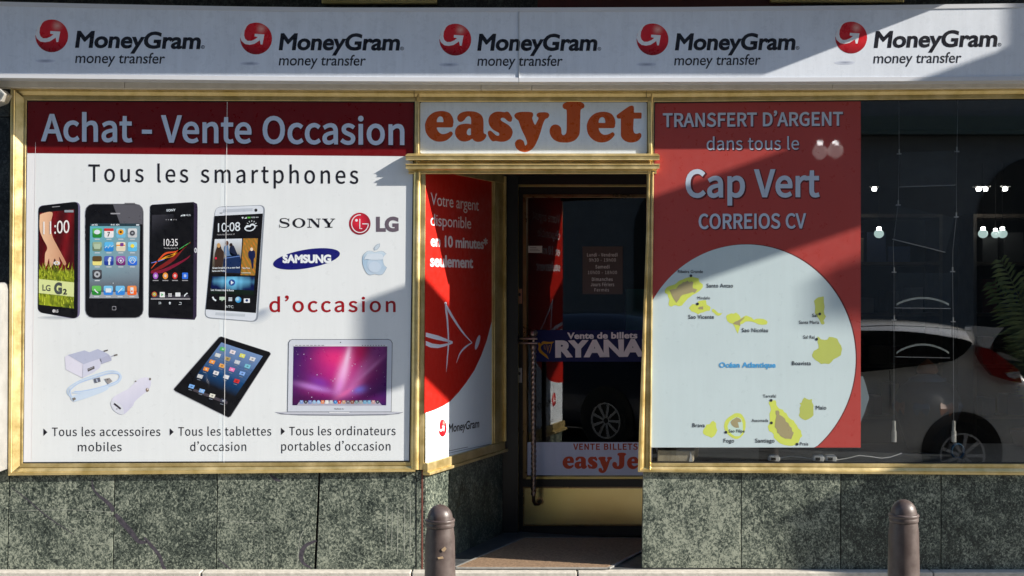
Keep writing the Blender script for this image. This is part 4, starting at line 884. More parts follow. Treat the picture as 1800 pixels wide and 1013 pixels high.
a.grid([(766, 342), (877, 341), (855, 622), (745, 620)], 8, 14, p2, 5)
a.poly([(808, 440), (850, 435), (856, 480), (846, 500), (842, 560), (832, 570), (826, 520), (818, 500), (806, 480)], rgb(20, 30, 70), 6, (), True); a.ell(829, 424, 11, 13, rgb(225, 205, 180), 7); a.text('Take Time', 758, 815, 572, 11, WHITE, 9, 'I', .03)
a.rect(752, 600, 822, 606, rgb(190, 190, 170), 9)
def p3(u, v): 
    d = abs(u-.5)*2; return mixc(rgb(110, 190, 250), rgb(6, 18, 70), d*.9+abs(v-.35)*1.2-.25*abs(math.sin(u*30)))
a.grid([(530, 630), (852, 632), (846, 740), (520, 726)], 16, 8, p3, 5); a.ell(680, 676, 24, 24, rgb(40, 70, 140), 6); a.poly([(672, 660), (672, 692), (694, 677)], WHITE, 7); a.poly([(519, 722), (846, 736), (845, 772), (517, 760)], rgb(16, 30, 22), 6)
a.text('Last 16 exact draw in Rome', 521, 694, 738, 14, WHITE, 8, 'I', .03, 0, 742)
a.line([(534, 784), (542, 802), (560, 814)], 12, WHITE, 6); a.rrect(586, 784, 630, 808, 3, rgb(180, 205, 185), 6); a.poly([(600, 808), (612, 808), (604, 818)], rgb(180, 205, 185), 6)
for k in range(3): a.rect(654, 790+k*10, 682, 796+k*10, WHITE, 6)
a.disc(728, 806, 23, lambda x, y: mixc(rgb(190, 225, 240), rgb(50, 140, 200), math.hypot(x+.3, y+.3)), 6); a.rrect(770, 797, 816, 829, 3, rgb(220, 225, 232), 6); a.ell(793, 811, 10, 10, rgb(20, 50, 110), 7)
a.text('hTC', 634, 691, 866, 19, WHITE, 6, 'I', -.01, .05, 870)
a.build('printed_phone', po, 'printed silver phone showing news tiles')

# ---- printed chargers and cable
WP = rgb(196, 200, 218)
a = Art(PL, M_print).zoom(6.33, 90, 580)
a.poly([(152, 300), (185, 280), (365, 372), (345, 535), (160, 440)], rgb(212, 212, 228), 2); a.poly([(185, 280), (370, 228), (425, 250), (520, 213), (640, 270), (640, 285), (545, 320), (365, 385)], rgb(176, 182, 206), 3)
a.poly([(355, 385), (545, 318), (560, 350), (545, 420), (480, 470), (350, 535)], rgb(200, 203, 222), 4); a.poly([(540, 322), (640, 280), (672, 320), (672, 342), (560, 380)], rgb(170, 174, 198), 4); a.poly([(640, 275), (672, 298), (672, 325), (650, 300)], rgb(188, 192, 212), 5)
a.line([(585, 238), (632, 226)], 14, rgb(90, 84, 84), 4); a.line([(665, 298), (700, 285)], 12, rgb(170, 174, 190), 4); a.line([(698, 286), (738, 276)], 16, rgb(96, 90, 88), 4)
a.poly([(405, 432), (480, 402), (484, 432), (410, 466)], rgb(80, 76, 80), 5); a.poly([(415, 436), (470, 414), (470, 420), (415, 444)], rgb(170, 172, 180), 6)
a.build('printed_wall_charger', po)
a = Art(PL, M_print).zoom(6.33, 90, 580)
CB = rgb(186, 206, 236)
for d_, c_ in ((0, CB), (16, rgb(198, 214, 238)), (30, rgb(176, 198, 232))):
    a.line([(235-d_*.2, 765-d_*.5), (180+d_, 700-d_*.3), (200+d_, 640+d_*.4), (320, 565+d_*.8), (480, 505+d_), (640, 458+d_), (740, 470+d_*.6), (780-d_*.6, 525), (740-d_*.4, 590-d_*.6), (620, 640-d_*.8), (480, 680-d_*.8), (330, 705-d_*.7), (230+d_, 700-d_*.5)], 11, c_, 2+d_*.02, True)
a.poly([(385, 690), (600, 630), (640, 650), (560, 700), (300, 790), (240, 790), (225, 745)], rgb(196, 212, 234), 3, (), True)
a.poly([(475, 545), (540, 530), (552, 575), (490, 592)], rgb(96, 100, 116), 5); a.poly([(498, 548), (512, 545), (524, 578), (508, 582)], rgb(180, 190, 208), 6)
a.poly([(595, 545), (650, 535), (682, 572), (636, 605)], rgb(150, 146, 146), 5); a.poly([(618, 550), (634, 547), (640, 558), (624, 562)], rgb(90, 86, 86), 6); a.poly([(232, 762), (266, 750), (278, 772), (248, 790)], rgb(120, 116, 112), 5)
a.build('printed_cable', po)
a = Art(PL, M_print).zoom(6.33, 90, 580)
a.poly([(668, 800), (700, 745), (800, 685), (860, 655), (960, 560), (1030, 530), (1085, 535), (1112, 575), (1090, 660), (1000, 735), (930, 800), (905, 850), (810, 938), (740, 930), (680, 870)], lambda x, y: mixc(rgb(214, 214, 230), rgb(176, 178, 206), ((x-668)*.55+(y-530))/ (560.)-.35), 2, (), True)
a.poly([(668, 800), (700, 790), (760, 820), (800, 870), (808, 935), (770, 940), (700, 900), (668, 845)], rgb(206, 210, 222), 3, (), True); a.line([(700, 820), (738, 850), (774, 880)], 20, rgb(60, 56, 62), 4); a.ell(732, 880, 9, 5, rgb(120, 120, 125), 4)
a.ell(1100, 548, 12, 14, rgb(110, 104, 100), 3); a.ell(1070, 668, 18, 22, rgb(130, 116, 106), 3); a.ell(1074, 660, 8, 10, rgb(225, 215, 210), 4); a.ell(940, 572, 10, 7, rgb(120, 112, 108), 3)
a.build('printed_car_charger', po)

# ---- printed tablet
a = Art(PL, M_print).zoom(6.33, 290, 580)
a.poly([(98, 668), (100, 650), (600, 80), (625, 73), (1165, 245), (1182, 268), (735, 965), (705, 978), (120, 690)], rgb(150, 152, 160), 2); a.poly([(98, 662), (606, 82), (628, 76), (1160, 246), (1176, 268), (728, 962), (705, 972), (120, 682)], BLK, 3)
def pad(u, v):
    c = mixc(rgb(112, 140, 185), rgb(20, 70, 120), v*1.7) if v < .55 else mixc(rgb(20, 70, 120), BLK, (v-.55)*4)
    return mixc(c, rgb(10, 40, 80), .25*abs(math.sin(v*60+u*3))) if .25 < v < .7 else c
a.grid([(628, 140), (1090, 292), (700, 860), (250, 640)], 8, 40, pad, 4)
TI = [(645, 215, (80, 180, 100)), (755, 248, (225, 215, 220)), (862, 288, (215, 215, 100)), (975, 325, (210, 212, 216)), (590, 283, (200, 205, 205)), (698, 323, (170, 150, 100)), (806, 360, (190, 198, 206)), (920, 405, (120, 190, 210)),
      (527, 356, (230, 150, 60)), (636, 400, (225, 165, 90)), (747, 442, (225, 120, 180)), (862, 485, (130, 170, 240)), (460, 437, (225, 140, 60)), (570, 480, (215, 215, 220)), (684, 524, (215, 215, 220)), (800, 570, (200, 50, 50)), (393, 518, (190, 192, 196)),
      (298, 630, (120, 170, 240)), (412, 680, (130, 175, 245)), (528, 733, (215, 215, 205)), (650, 790, (60, 64, 84))]
a.poly([(330, 655), (700, 800), (690, 830), (310, 680)], rgb(70, 64, 72), 5)
for k, (x, y, c) in enumerate(TI):
    a.poly([(x-22, y-28), (x+36, y-12), (x+18, y+28), (x-38, y+10)], rgb(*c), 6); a.ell(x, y, 12, 9, mixc(rgb(*c), (INK if k % 2 else WHITE), .55), 7, n=12)
    a.poly([(x-34, y+28), (x+4, y+40), (x, y+46), (x-38, y+34)], rgb(120, 130, 145), 6)
a.build('printed_tablet', po)

# ---- printed laptop
a = Art(PL, M_print).zoom(6.333, 480, 580)
a.poly([(20, 918), (170, 912), (1320, 912), (1450, 918), (1400, 935), (1250, 950), (800, 956), (300, 952), (90, 940)], rgb(120, 124, 138), 2); a.poly([(22, 916), (1450, 916), (1320, 938), (740, 944), (160, 938)], rgb(186, 190, 202), 3)
a.poly([(160, 912), (172, 140), (190, 112), (215, 105), (1285, 105), (1312, 114), (1330, 145), (1318, 912)], rgb(70, 74, 86), 4); a.poly([(164, 910), (177, 145), (194, 118), (216, 111), (1284, 111), (1308, 119), (1324, 148), (1313, 910)], rgb(196, 202, 214), 5)
a.rect(625, 914, 850, 926, rgb(222, 225, 232), 6)
a.poly([(228, 163), (1272, 163), (1272, 184), (228, 184)], rgb(206, 210, 218), 6)
for x in range(245, 560, 42): a.rect(x, 169, x+30, 176, rgb(110, 114, 124), 7)
for x in range(990, 1240, 30): a.rect(x, 169, x+14, 177, rgb(110, 114, 124), 7)
def neb(u, v):
    x, y = u*1044, v*656; c = mixc(rgb(22, 20, 66), rgb(40, 24, 92), math.sin(u*5+v*4)*.5+.5)
    def g(cx, cy, rx, ry, rot, col, k):
        nonlocal c
        dx, dy = x-cx, y-cy; X = (dx*math.cos(rot)+dy*math.sin(rot))/rx; Y = (-dx*math.sin(rot)+dy*math.cos(rot))/ry
        c = mixc(c, col, k*math.exp(-(X*X+Y*Y)))
    g(560, 260, 330, 260, 0, rgb(205, 40, 140), .9); g(480, 130, 200, 110, .2, rgb(225, 50, 120), .8); g(760, 60, 120, 130, 0, rgb(180, 20, 70), .7); g(430, 520, 340, 90, .1, rgb(150, 30, 120), .8)
    g(560, 300, 60, 200, .25, rgb(232, 170, 220), .95); g(600, 130, 24, 130, .2, rgb(250, 200, 230), .8); g(520, 440, 40, 90, .3, rgb(215, 130, 215), .7)
    g(250, 460, 190, 34, .22, rgb(190, 130, 215), .9); g(300, 400, 120, 60, .35, rgb(120, 60, 180), .6); g(740, 330, 330, 70, -.95, rgb(205, 110, 180), .75); g(860, 250, 200, 20, -.75, rgb(220, 140, 205), .6)
    g(740, 480, 80, 44, -.2, rgb(130, 120, 225), .95); g(600, 510, 200, 24, -.6, rgb(230, 110, 170), .6); g(950, 60, 120, 120, 0, rgb(120, 50, 120), .7); g(40, 600, 300, 60, 0, rgb(70, 16, 70), .8); g(700, 600, 500, 40, 0, rgb(90, 20, 90), .6)
    return c
a.grid([(228, 184), (1272, 184), (1260, 840), (216, 840)], 64, 40, neb, 6)
for k in range(46): x = random.uniform(235, 1250); y = random.uniform(200, 760); r_ = random.choice((2, 2, 3, 5)); a.ell(x, y, r_, r_, rgb(215, 205, 235), 7, n=8)
a.poly([(292, 802), (1180, 802), (1210, 838), (268, 838)], rgb(168, 166, 186), 7)
for k, c in enumerate(((120, 150, 210), (60, 60, 66), (110, 130, 190), (140, 180, 215), (150, 190, 235), (225, 140, 90), (235, 235, 235), (190, 195, 200), (40, 130, 200), (205, 60, 50), (190, 150, 120), (110, 100, 110), (150, 90, 60), (130, 160, 160), (170, 170, 170), (110, 170, 205), (110, 170, 205), (190, 150, 150), (60, 64, 76))):
    x = 318+k*47; (a.ell(x, 803, 20, 20, rgb(*c), 8, n=14) if k in (1, 3, 4, 8, 13, 18) else a.rrect(x-19, 784, x+19, 822, 6, rgb(*c), 8)); a.ell(x, 800, 8, 8, mixc(rgb(*c), WHITE, .5), 9, n=10)
a.ell(752, 140, 6, 6, INK, 7, n=10); a.text('MacBook Air', 684, 792, 886, 14, rgb(80, 84, 96), 7, 'I', .02)
a.build('printed_laptop', po)

# ================================================================== RIGHT WINDOW POSTER
pr = poster('red poster with a round pale blue island map behind the right window', P(1330, 787, PL))
REDP = rgb(158, 62, 58)
a = Art(PL, M_print); a.rect(1144, 174, 1513, 787, REDP, 0); a.build('poster_sheet', pr)
a = Art(PL, M_print)
cut = []
for k in range(160):
    t = 2*math.pi*k/160; x, y = 1312+192*math.cos(t), 631+201*math.sin(t)
    if x < 1312 and y > 631: x, y = 1144, (786.8 if x > 1140 else y)
    cut.append((max(x, 1144), min(y, 786.8)))
pp = [cut[0]]
for c_ in cut[1:]:
    if abs(c_[0]-pp[-1][0])+abs(c_[1]-pp[-1][1]) > .01: pp.append(c_)
a.poly([(x+(2.2 if x > 1146 else 0), y-(1 if y < 700 else 0)) for x, y in pp], rgb(92, 38, 40), 1); a.poly(pp, rgb(182, 198, 202), 2); a.build('sea_disc', pr)
a = Art(PL, M_print); GRY = rgb(176, 188, 204)
for t_, x0, x1, bl, cap, w_, b2 in (('TRANSFERT D’ARGENT', 1165, 1481.5, 223, 23, .032, 220.5), ('dans tous le', 1242, 1404.5, 263.5, 21.5, .006, 263), ('Cap Vert', 1205, 1441, 346, 46, .036, 345), ('CORREIOS CV', 1228, 1417, 402, 25, .034, 401)):
    a.next(); a.text(t_, x0+1.2, x1+1.6, bl+1.4, cap, rgb(84, 30, 34), 1, 'S', w_+.03, .01, b2+1.4); a.text(t_, x0, x1, bl, cap, GRY, 2, 'S', w_, .01, b2)
a.build('headline_lettering', pr)
YG = rgb(190, 202, 92); YD = rgb(166, 176, 92); BR = rgb(150, 142, 108)
def isl(sc, ox, oy, pts, brown=None, col=YG, holes=(), hc=None):
    a = Art(PL, M_print).zoom(sc, ox, oy)
    if hc: a.poly(holes[0], hc, 3)
    a.poly(pts, col, 3, holes)
    if brown: a.poly(brown, BR, 4)
    a.build('printed_island', pr)
isl(7.235, 1140, 460, [(205, 370), (218, 345), (235, 325), (262, 312), (300, 300), (335, 290), (360, 270), (380, 250), (400, 240), (430, 230), (470, 210), (505, 202), (540, 190), (575, 198), (600, 205), (640, 215), (640, 240), (650, 262), (690, 290), (692, 325), (668, 355), (640, 380), (600, 405), (560, 425), (530, 450), (500, 470), (470, 505), (440, 540), (425, 560), (385, 568), (340, 555), (320, 560), (290, 575), (258, 560), (255, 535), (265, 480), (248, 450), (245, 420), (210, 400)],
    [(265, 365), (310, 352), (350, 345), (375, 312), (390, 298), (415, 285), (440, 262), (465, 262), (495, 242), (512, 260), (530, 262), (545, 252), (572, 262), (560, 310), (565, 340), (592, 346), (622, 358), (605, 375), (590, 398), (560, 388), (520, 402), (470, 415), (430, 425), (405, 450), (390, 480), (355, 525), (330, 490), (300, 440), (282, 395)])
isl(7.235, 1140, 460, [(512, 590), (535, 565), (560, 540), (600, 545), (640, 500), (690, 492), (730, 490), (740, 550), (770, 565), (790, 580), (780, 625), (740, 628), (700, 645), (660, 655), (630, 672), (605, 655), (570, 640), (545, 635), (530, 612)], [(630, 590), (650, 575), (695, 570), (695, 610), (640, 605)])
isl(7.235, 1140, 460, [(803, 608), (825, 602), (850, 618), (870, 640), (890, 655), (935, 655), (920, 680), (890, 690), (860, 682), (835, 655), (808, 638)])
isl(7.235, 1140, 460, [(985, 700), (1000, 678), (1050, 658), (1085, 662), (1110, 648), (1140, 668), (1160, 690), (1175, 725), (1200, 705), (1240, 685), (1280, 700), (1310, 712), (1340, 742), (1370, 728), (1410, 725), (1460, 730), (1505, 752), (1515, 775), (1500, 800), (1450, 805), (1400, 800), (1360, 780), (1320, 765), (1270, 760), (1230, 765), (1200, 790), (1170, 800), (1150, 870), (1135, 918), (1115, 880), (1095, 830), (1070, 792), (1030, 780), (1000, 755)], [(1070, 790), (1105, 762), (1130, 755), (1220, 705), (1222, 715), (1165, 770), (1165, 822), (1140, 805), (1120, 805)])
isl(6.33, 1380, 500, [(322, 185), (345, 160), (370, 145), (400, 140), (430, 135), (432, 200), (440, 250), (432, 300), (438, 335), (455, 355), (440, 385), (428, 402), (442, 435), (420, 450), (400, 440), (385, 400), (365, 370), (330, 320), (335, 250)], col=YD)
isl(6.33, 1380, 500, [(360, 580), (380, 590), (400, 612), (440, 618), (470, 615), (490, 585), (530, 588), (580, 605), (600, 650), (622, 680), (635, 720), (625, 760), (620, 790), (580, 815), (540, 835), (515, 865), (490, 887), (440, 882), (400, 887), (370, 862), (340, 845), (305, 810), (300, 785), (320, 740), (350, 725), (372, 710), (372, 675), (362, 650)], col=YD)
isl(6.92, 1200, 680, [(245, 545), (255, 515), (270, 500), (290, 460), (330, 455), (350, 425), (370, 415), (405, 440), (408, 490), (422, 530), (405, 570), (385, 600), (350, 622), (320, 605), (285, 595), (252, 575)])
isl(6.92, 1200, 680, [(502, 480), (512, 430), (530, 400), (560, 370), (600, 345), (630, 325), (660, 320), (700, 325), (725, 345), (750, 385), (766, 430), (765, 490), (755, 540), (735, 585), (700, 620), (670, 635), (640, 635), (600, 620), (560, 590), (530, 560), (510, 520)],
    [(580, 430), (600, 405), (625, 392), (655, 372), (690, 385), (710, 405), (712, 428), (670, 432), (680, 465), (686, 498), (650, 500), (620, 488), (595, 465)], holes=[[(545, 480), (565, 430), (600, 398), (640, 375), (670, 370), (710, 390), (730, 450), (732, 540), (715, 575), (690, 600), (640, 602), (600, 580), (560, 540)]], hc=rgb(180, 204, 196))
isl(6.92, 1200, 680, [(1045, 200), (1055, 175), (1075, 165), (1130, 165), (1138, 190), (1140, 222), (1170, 265), (1220, 280), (1235, 310), (1262, 322), (1275, 350), (1290, 375), (1315, 395), (1350, 410), (1365, 440), (1390, 470), (1405, 505), (1440, 535), (1442, 565), (1455, 600), (1430, 625), (1410, 680), (1370, 705), (1340, 718), (1290, 718), (1240, 710), (1190, 692), (1160, 670), (1130, 640), (1110, 620), (1105, 580), (1085, 555), (1050, 540), (1035, 480), (1055, 450), (1060, 420), (1055, 330), (1075, 280), (1062, 235)],
    [(1130, 290), (1165, 288), (1178, 312), (1175, 340), (1215, 362), (1245, 390), (1255, 425), (1285, 442), (1300, 480), (1325, 500), (1330, 540), (1352, 560), (1335, 600), (1320, 638), (1285, 632), (1250, 632), (1215, 615), (1190, 600), (1170, 570), (1150, 560), (1145, 520), (1120, 490), (1125, 440), (1130, 400), (1142, 350), (1130, 330)])
isl(6.92, 1200, 680, [(1422, 200), (1445, 195), (1460, 155), (1480, 130), (1510, 148), (1535, 158), (1575, 150), (1572, 185), (1592, 225), (1590, 280), (1592, 345), (1570, 370), (1530, 395), (1495, 408), (1460, 395), (1430, 375), (1412, 350), (1425, 310), (1422, 260), (1438, 225)], col=YD)
a = Art(PL, M_print); MK = rgb(44, 48, 58)
for t_, x0, x1, bl, cap in (('Ribeira Grande', 1191.5, 1235.5, 480.2, 4.6), ('Santo Antao', 1242, 1288.5, 505.6, 6), ('Mindelo', 1226, 1248, 526.4, 4.4), ('Sao Vicente', 1210, 1255, 560.5, 6), ('Sao Nicolau', 1304, 1350, 584, 6), ('Sal', 1427.5, 1436.5, 557.4, 5),
        ('Santa Maria', 1404.5, 1440, 569.5, 5), ('Sal Rei', 1412, 1432, 595.5, 5), ('Boavista', 1392, 1425.5, 642, 6), ('Tarrafal', 1341, 1364, 699, 4.6), ('Maio', 1434, 1452.5, 720, 6), ('Assomada', 1321, 1350.5, 741.8, 4.6),
        ('Brava', 1217, 1239, 751, 6), ('Fogo', 1272, 1290.5, 778, 6), ('Sao Filipe', 1281, 1309, 760.3, 4.6), ('Santiago', 1327.5, 1361.5, 778, 6), ('Praia', 1406, 1421, 783, 4.8)):
    a.next(); a.text(t_, x0, x1, bl, cap*1.12, MK, 6, 'I', .02, .03)
for x, y in ((1214.5, 485), (1226, 534.5), (1441, 552), (1435.5, 596.5), (1355.5, 704), (1356, 743.5), (1276, 760), (1401, 781)): a.next(); a.ell(x, y, 2.5, 2.5, MK, 6, n=16)
a.next(); a.text('Océan Atlantique', 1264, 1363.5, 646, 8.6, rgb(70, 150, 205), 6, 'I', .05, .02)
a.build('map_lettering', pr)

# ================================================================== SIDE POSTER (on the splayed wall)
ps = poster('narrow red and white poster with thin white arrow drawing on the slanted entrance wall', SW(.4, .01, .72))
NRM = Vector((1, -K_, 0)).normalized(); O_ = SW(.3, .002, 1)
M_matte = printed('matte_vinyl', .42, .3, .0, .04)
def sart(): return Art(O_, M_matte, NRM)
def SP(t, z):                                                  # photo pixel of a point of the wall
    q = SW(t, 0, z); d = D+q.y; return (CX+q.x*D/(S*d), CY-(q.z-EYE)*D/(S*d))
a = sart(); a.poly([SP(.002, .70), SP(.85, .70), SP(.85, 2.33), SP(.002, 2.33)], rgb(214, 222, 234), 0); a.build('poster_sheet', ps)
REDM = (.46, .014, .008, 1)
curve_ = [(866, 560), (863, 570), (855.5, 599), (845.6, 626), (834, 651), (820, 672), (806, 690), (792, 705), (780, 713), (766.6, 719.6), (756, 723.5), (746, 726.5)]
a = sart(); a.poly([SP(.002, 2.33), SP(.85, 2.33)]+curve_, REDM, 1); a.build('red_field', ps)
a = sart().zoom(3.165, 735, 500)
WH = rgb(206, 210, 228)
a.line([(149, 103), (156, 150), (163, 210), (168, 320), (162, 410), (156, 486)], [3, 11, 9, 7, 6, 1], WH, 2, True); a.line([(150, 103), (172, 150), (205, 205), (250, 270), (300, 326)], [3, 13, 12, 9, 3], WH, 2, True)
a.ell(152, 106, 7, 8, WH, 2, n=14); a.line([(300, 324), (262, 350), (232, 385), (213, 438)], [5, 10, 7, 1], WH, 2, True)
a.poly([(42, 268), (110, 285), (160, 305), (192, 318), (192, 330), (150, 345), (110, 355), (70, 352), (42, 340), (42, 315), (80, 330), (120, 335), (165, 328), (178, 322), (150, 318), (100, 308), (42, 292)], WH, 2); a.ell(330, 323, 10, 42, WH, 2, rot=R(16), n=28)
a.build('arrow_drawing', ps)
a = sart()
for t_, x0, x1, b0, b1, cap, w_, f_ in (('Votre argent', 757, 841.5, 360.3, 370.8, 21.5, -.004, 0), ('disponible', 756.8, 828, 396.5, 402.3, 21, -.004, 0), ('en 10 minutes*', 756.8, 857, 432.5, 437.8, 19, .045, 0), ('seulement', 756, 831.5, 468, 471, 20, .045, 0)):
    a.next(); a.text(t_, x0, x1, b0, cap, rgb(206, 196, 200), 2, 'I', w_, -.04, b1)
a.build('lettering', ps)
a = sart(); a.disc(777.7, 752.8, 7, lambda x, y: ball_col(x, y), 2, rx=7.2, ry=15); a.poly([(777.7+x*7.2, 752.8+y*15) for x, y in ARROW], rgb(226, 228, 236), 3); a.build('globe_logo', ps)
a = sart(); a.text('MoneyGram', 788, 842, 760.7, 14.5, INK, 2, 'I', .03, -.02, 751, .1)
a.line([(779, 794.8), (822, 786)], .9, rgb(80, 84, 100), 2); a.next(); a.line([(779, 799), (861, 781)], .8, rgb(90, 94, 110), 2); a.build('small_print', ps)

# ================================================================== THINGS STUCK ON THE DOOR GLASS
DP = DO_-DN*.010
st = thing('opening_hours_sticker', 'dark square sticker with opening hours on the door glass', 'sticker', Q(1059, 517, -.01))
a = Art(DP, M_satin, DN); a.rect(1024, 433.5, 1094.5, 517.5, rgb(88, 80, 80), 0); a.build('sticker_sheet', st)
a = Art(DP, M_satin, DN); GT = (.84, .82, .82, 1)
for t_, x0, x1, bl, w_ in (('Lundi - Vendredi', 1032, 1085.5, 451, .02), ('9h30 - 19h00', 1035.5, 1082.5, 460, 0), ('Samedi', 1046.5, 1071.5, 472, .02), ('10h00 - 18h00', 1033.5, 1084.5, 482, 0), ('Dimanches', 1040.5, 1077, 494, .02), ('Jours Fériers', 1038.5, 1079.5, 503.2, .02), ('Fermés', 1045, 1070.5, 512.6, 0)):
    a.next(); a.text(t_, x0, x1, bl, 5.6, GT, 1, 'S', w_, .1)
a.build('lettering', st)
sb = thing('banner_sticker', 'navy banner with a golden harp across the door glass', 'sticker', Q(1040, 636, -.01))
a = Art(DP, M_satin, DN); a.rect(942, 580.5, 1195, 636, (.006, .012, .085, 1), 0); a.build('sticker_sheet', sb)
a = Art(DP, M_satin, DN); PK = (.82, .76, .80, 1)
a.text('Vente de billets', 997, 1120.5, 595.6, 10.2, PK, 1, 'I', .06, .03, 594.6); a.next(); a.text('RYANAIR', 976, 1173, 626.8, 25.8, PK, 1, 'I', .09, -.02, 624.2); a.build('lettering', sb)
a = Art(DP, M_satin, DN).zoom(7.2, 900, 560); GO = (.50, .24, .02, 1)
a.poly([(372, 302), (400, 288), (440, 295), (480, 298), (533, 293), (505, 322), (470, 320), (440, 326), (400, 322), (385, 330)], GO, 1); a.poly([(328, 322), (338, 305), (352, 308), (362, 322), (385, 312), (400, 325), (372, 345), (362, 370), (372, 400), (400, 430), (440, 462), (468, 518), (440, 500), (390, 462), (350, 430), (330, 392), (338, 350)], GO, 1)
for p_ in ([(500, 325), (490, 380), (472, 440)], [(478, 335), (462, 380), (450, 430)], [(455, 340), (450, 380), (447, 412)], [(435, 338), (430, 370), (426, 400)], [(408, 340), (408, 365), (410, 392)]): a.line(p_, 9 if p_[0][0] > 490 else 5, GO, 1, True)
a.build('harp_logo', sb)
se = thing('door_sticker', 'white sticker with red lettering along the bottom of the door glass', 'sticker', Q(1040, 836, -.01))
a = Art(DP, M_satin, DN); a.rect(927, 777.5, 1150, 835.5, rgb(198, 204, 226), 0); a.build('sticker_sheet', se)
a = Art(DP, M_satin, DN); a.text('VENTE BILLETS', 1007.5, 1121, 790.5, 10, (.42, .06, .03, 1), 1, 'S', .05, .12)
k_ = .398; a.next(); jet(a, (.58, .075, .03, 1), lambda x, y: (989+(x-747)*k_, 824.4+(y-249.3)*k_*1.02)); a.build('lettering', se)
a = Art(DP, M_satin, DN); a.rect(928.5, 432.5, 953, 444.5, rgb(190, 186, 186), 0)
for k in range(3): a.rect(931, 435+k*2.8, 943+3*k, 436+k*2.8, rgb(110, 106, 108), 1)
tag(a.build('small_sticker'), 'small pale paper label at the upper left of the door glass', 'sticker')

# ================================================================== BOLLARDS
BD = -1.46
def bollard(px, top, label):
    t = thing('bollard', label, 'bollard', (P(px, 0, BD).x, BD, 0), 'brown bollards along the pavement')
    x, z = t.location.x, P(0, top, BD).z
    mb = MB(); mb.lathe((x, BD, 0), [(.072, -.01), (.071, .02), (.068, .3), (.0625, z-.14), (.0575, z-.097)], M_brown, 48); mb.build('post', t, smooth=35)
    mb = MB(); mb.lathe((x, BD, 0), [(.0560, z-.101), (.0562, z-.096), (.0600, z-.093), (.0612, z-.090), (.0615, z-.080), (.0600, z-.077), (.0605, z-.074), (.0635, z-.070), (.0635, z-.064), (.061, z-.061), (.0545, z-.060)], M_brown, 48); mb.build('collar', t, smooth=50)
    mb = MB(); mb.lathe((x, BD, 0), [(.0545, z-.0625)]+[(.0535*math.cos(R(a_)), z-.058+.058*math.sin(R(a_))) for a_ in range(0, 91, 9)], M_brown, 48); mb.build('cap', t, smooth=50)
    return t
b1 = bollard(773.5, 887, 'brown bollard with chipped paint in front of the entrance')
bollard(1588.5, 878, 'brown bollard in front of the right window'); bollard(2320, 878, 'brown bollard further along, past the right window')
a = Art((b1.location.x, BD-.0665, .5), mat('chipped_paint', (.42, .30, .18), .7), (0, -1, 0)); a.poly([(776, 966), (782, 961), (785, 965), (781, 970), (777, 969)], (0, 0, 0, 1), 0); a.poly([(769, 980), (778, 978), (780, 982), (771, 983.5)], (0, 0, 0, 1), 0); a.build('paint_chip', b1)

# ================================================================== DOOR MAT
def G(px, py, z):
    d = P(px, py)-CAM; t = (z-CAM.z)/d.z; return CAM+d*t
M_mat = noisy('coir_mat', (.20, .135, .085), (.32, .22, .14), 70, .95, bmp=.6)
mt = thing('door_mat', 'brown woven mat on the floor of the entrance', 'mat', (.1, .4, .15))
q = [G(802, 997, .159), G(1068, 997.5, .159), G(1172, 945.5, .159), G(922, 945.5, .159)]
mb = MB(); mb.slab(q, (0, 0, -.008), M_mat)
for k in range(1, 60):
    t = k/60; A = q[0].lerp(q[3], t); B = q[1].lerp(q[2], t)
    mb.slab([A+Vector((.01, 0, .0)), B+Vector((-.01, 0, .0)), B+Vector((-.01, .005, .0)), A+Vector((.01, .005, .0))], (0, 0, .002), M_mat)
mb.build('weave', mt)
mb = MB(); ed = noisy('mat_edge', (.20, .20, .19), (.3, .3, .28), 40, .7)
for i in range(4):
    A, B = q[i], q[(i+1) % 4]; n_ = (B-A).cross(Vector((0, 0, 1))).normalized()*.014
    mb.slab([A, B, B+n_, A+n_], (0, 0, -.0078), ed)
mb.build('mat_edge', mt)

# ================================================================== SMALL THINGS ON THE FACADE
fl = thing('wall_lamp', 'small silver floodlight high on the dark wall at the left edge', 'lamp', P(-4, 185, -.15))
mb = MB(); mb.pslab([(-22, 150), (0, 156), (9, 165), (2, 178), (-14, 184), (-26, 178)], -.16, -.06, M_alu); mb.build('housing', fl, bevel=.004)
mb = MB(); mb.pslab([(1, 161), (7, 166.5), (1.5, 175), (-4, 172)], -.164, -.1605, M_glass); mb.build('lens', fl)
mb = MB(); mb.box(P(-14, 0).x, P(-8, 0).x, -.06, 0, P(0, 176).z, P(0, 168).z, M_dark); mb.build('bracket', fl)
bx = thing('letter_box', 'pale grey metal box with a rounded top at the left edge', 'box', P(-40, 1000, -.12))
mb = MB(); a_ = [(-90, 830), (-90, 508), (-84, 500), (-6, 496.5), (-2, 500), (.5, 510), (-1, 830)]; mb.pslab(a_, -.14, -.0005, noisy('grey_box_paint', (.22, .225, .225), (.27, .275, .275), 10, .45)); mb.build('body', bx, bevel=.004)
mb = MB(); mb.pslab([(-78, 560), (-12, 560), (-12, 568), (-78, 568)], -.1415, -.1395, M_dark); mb.build('slot', bx)

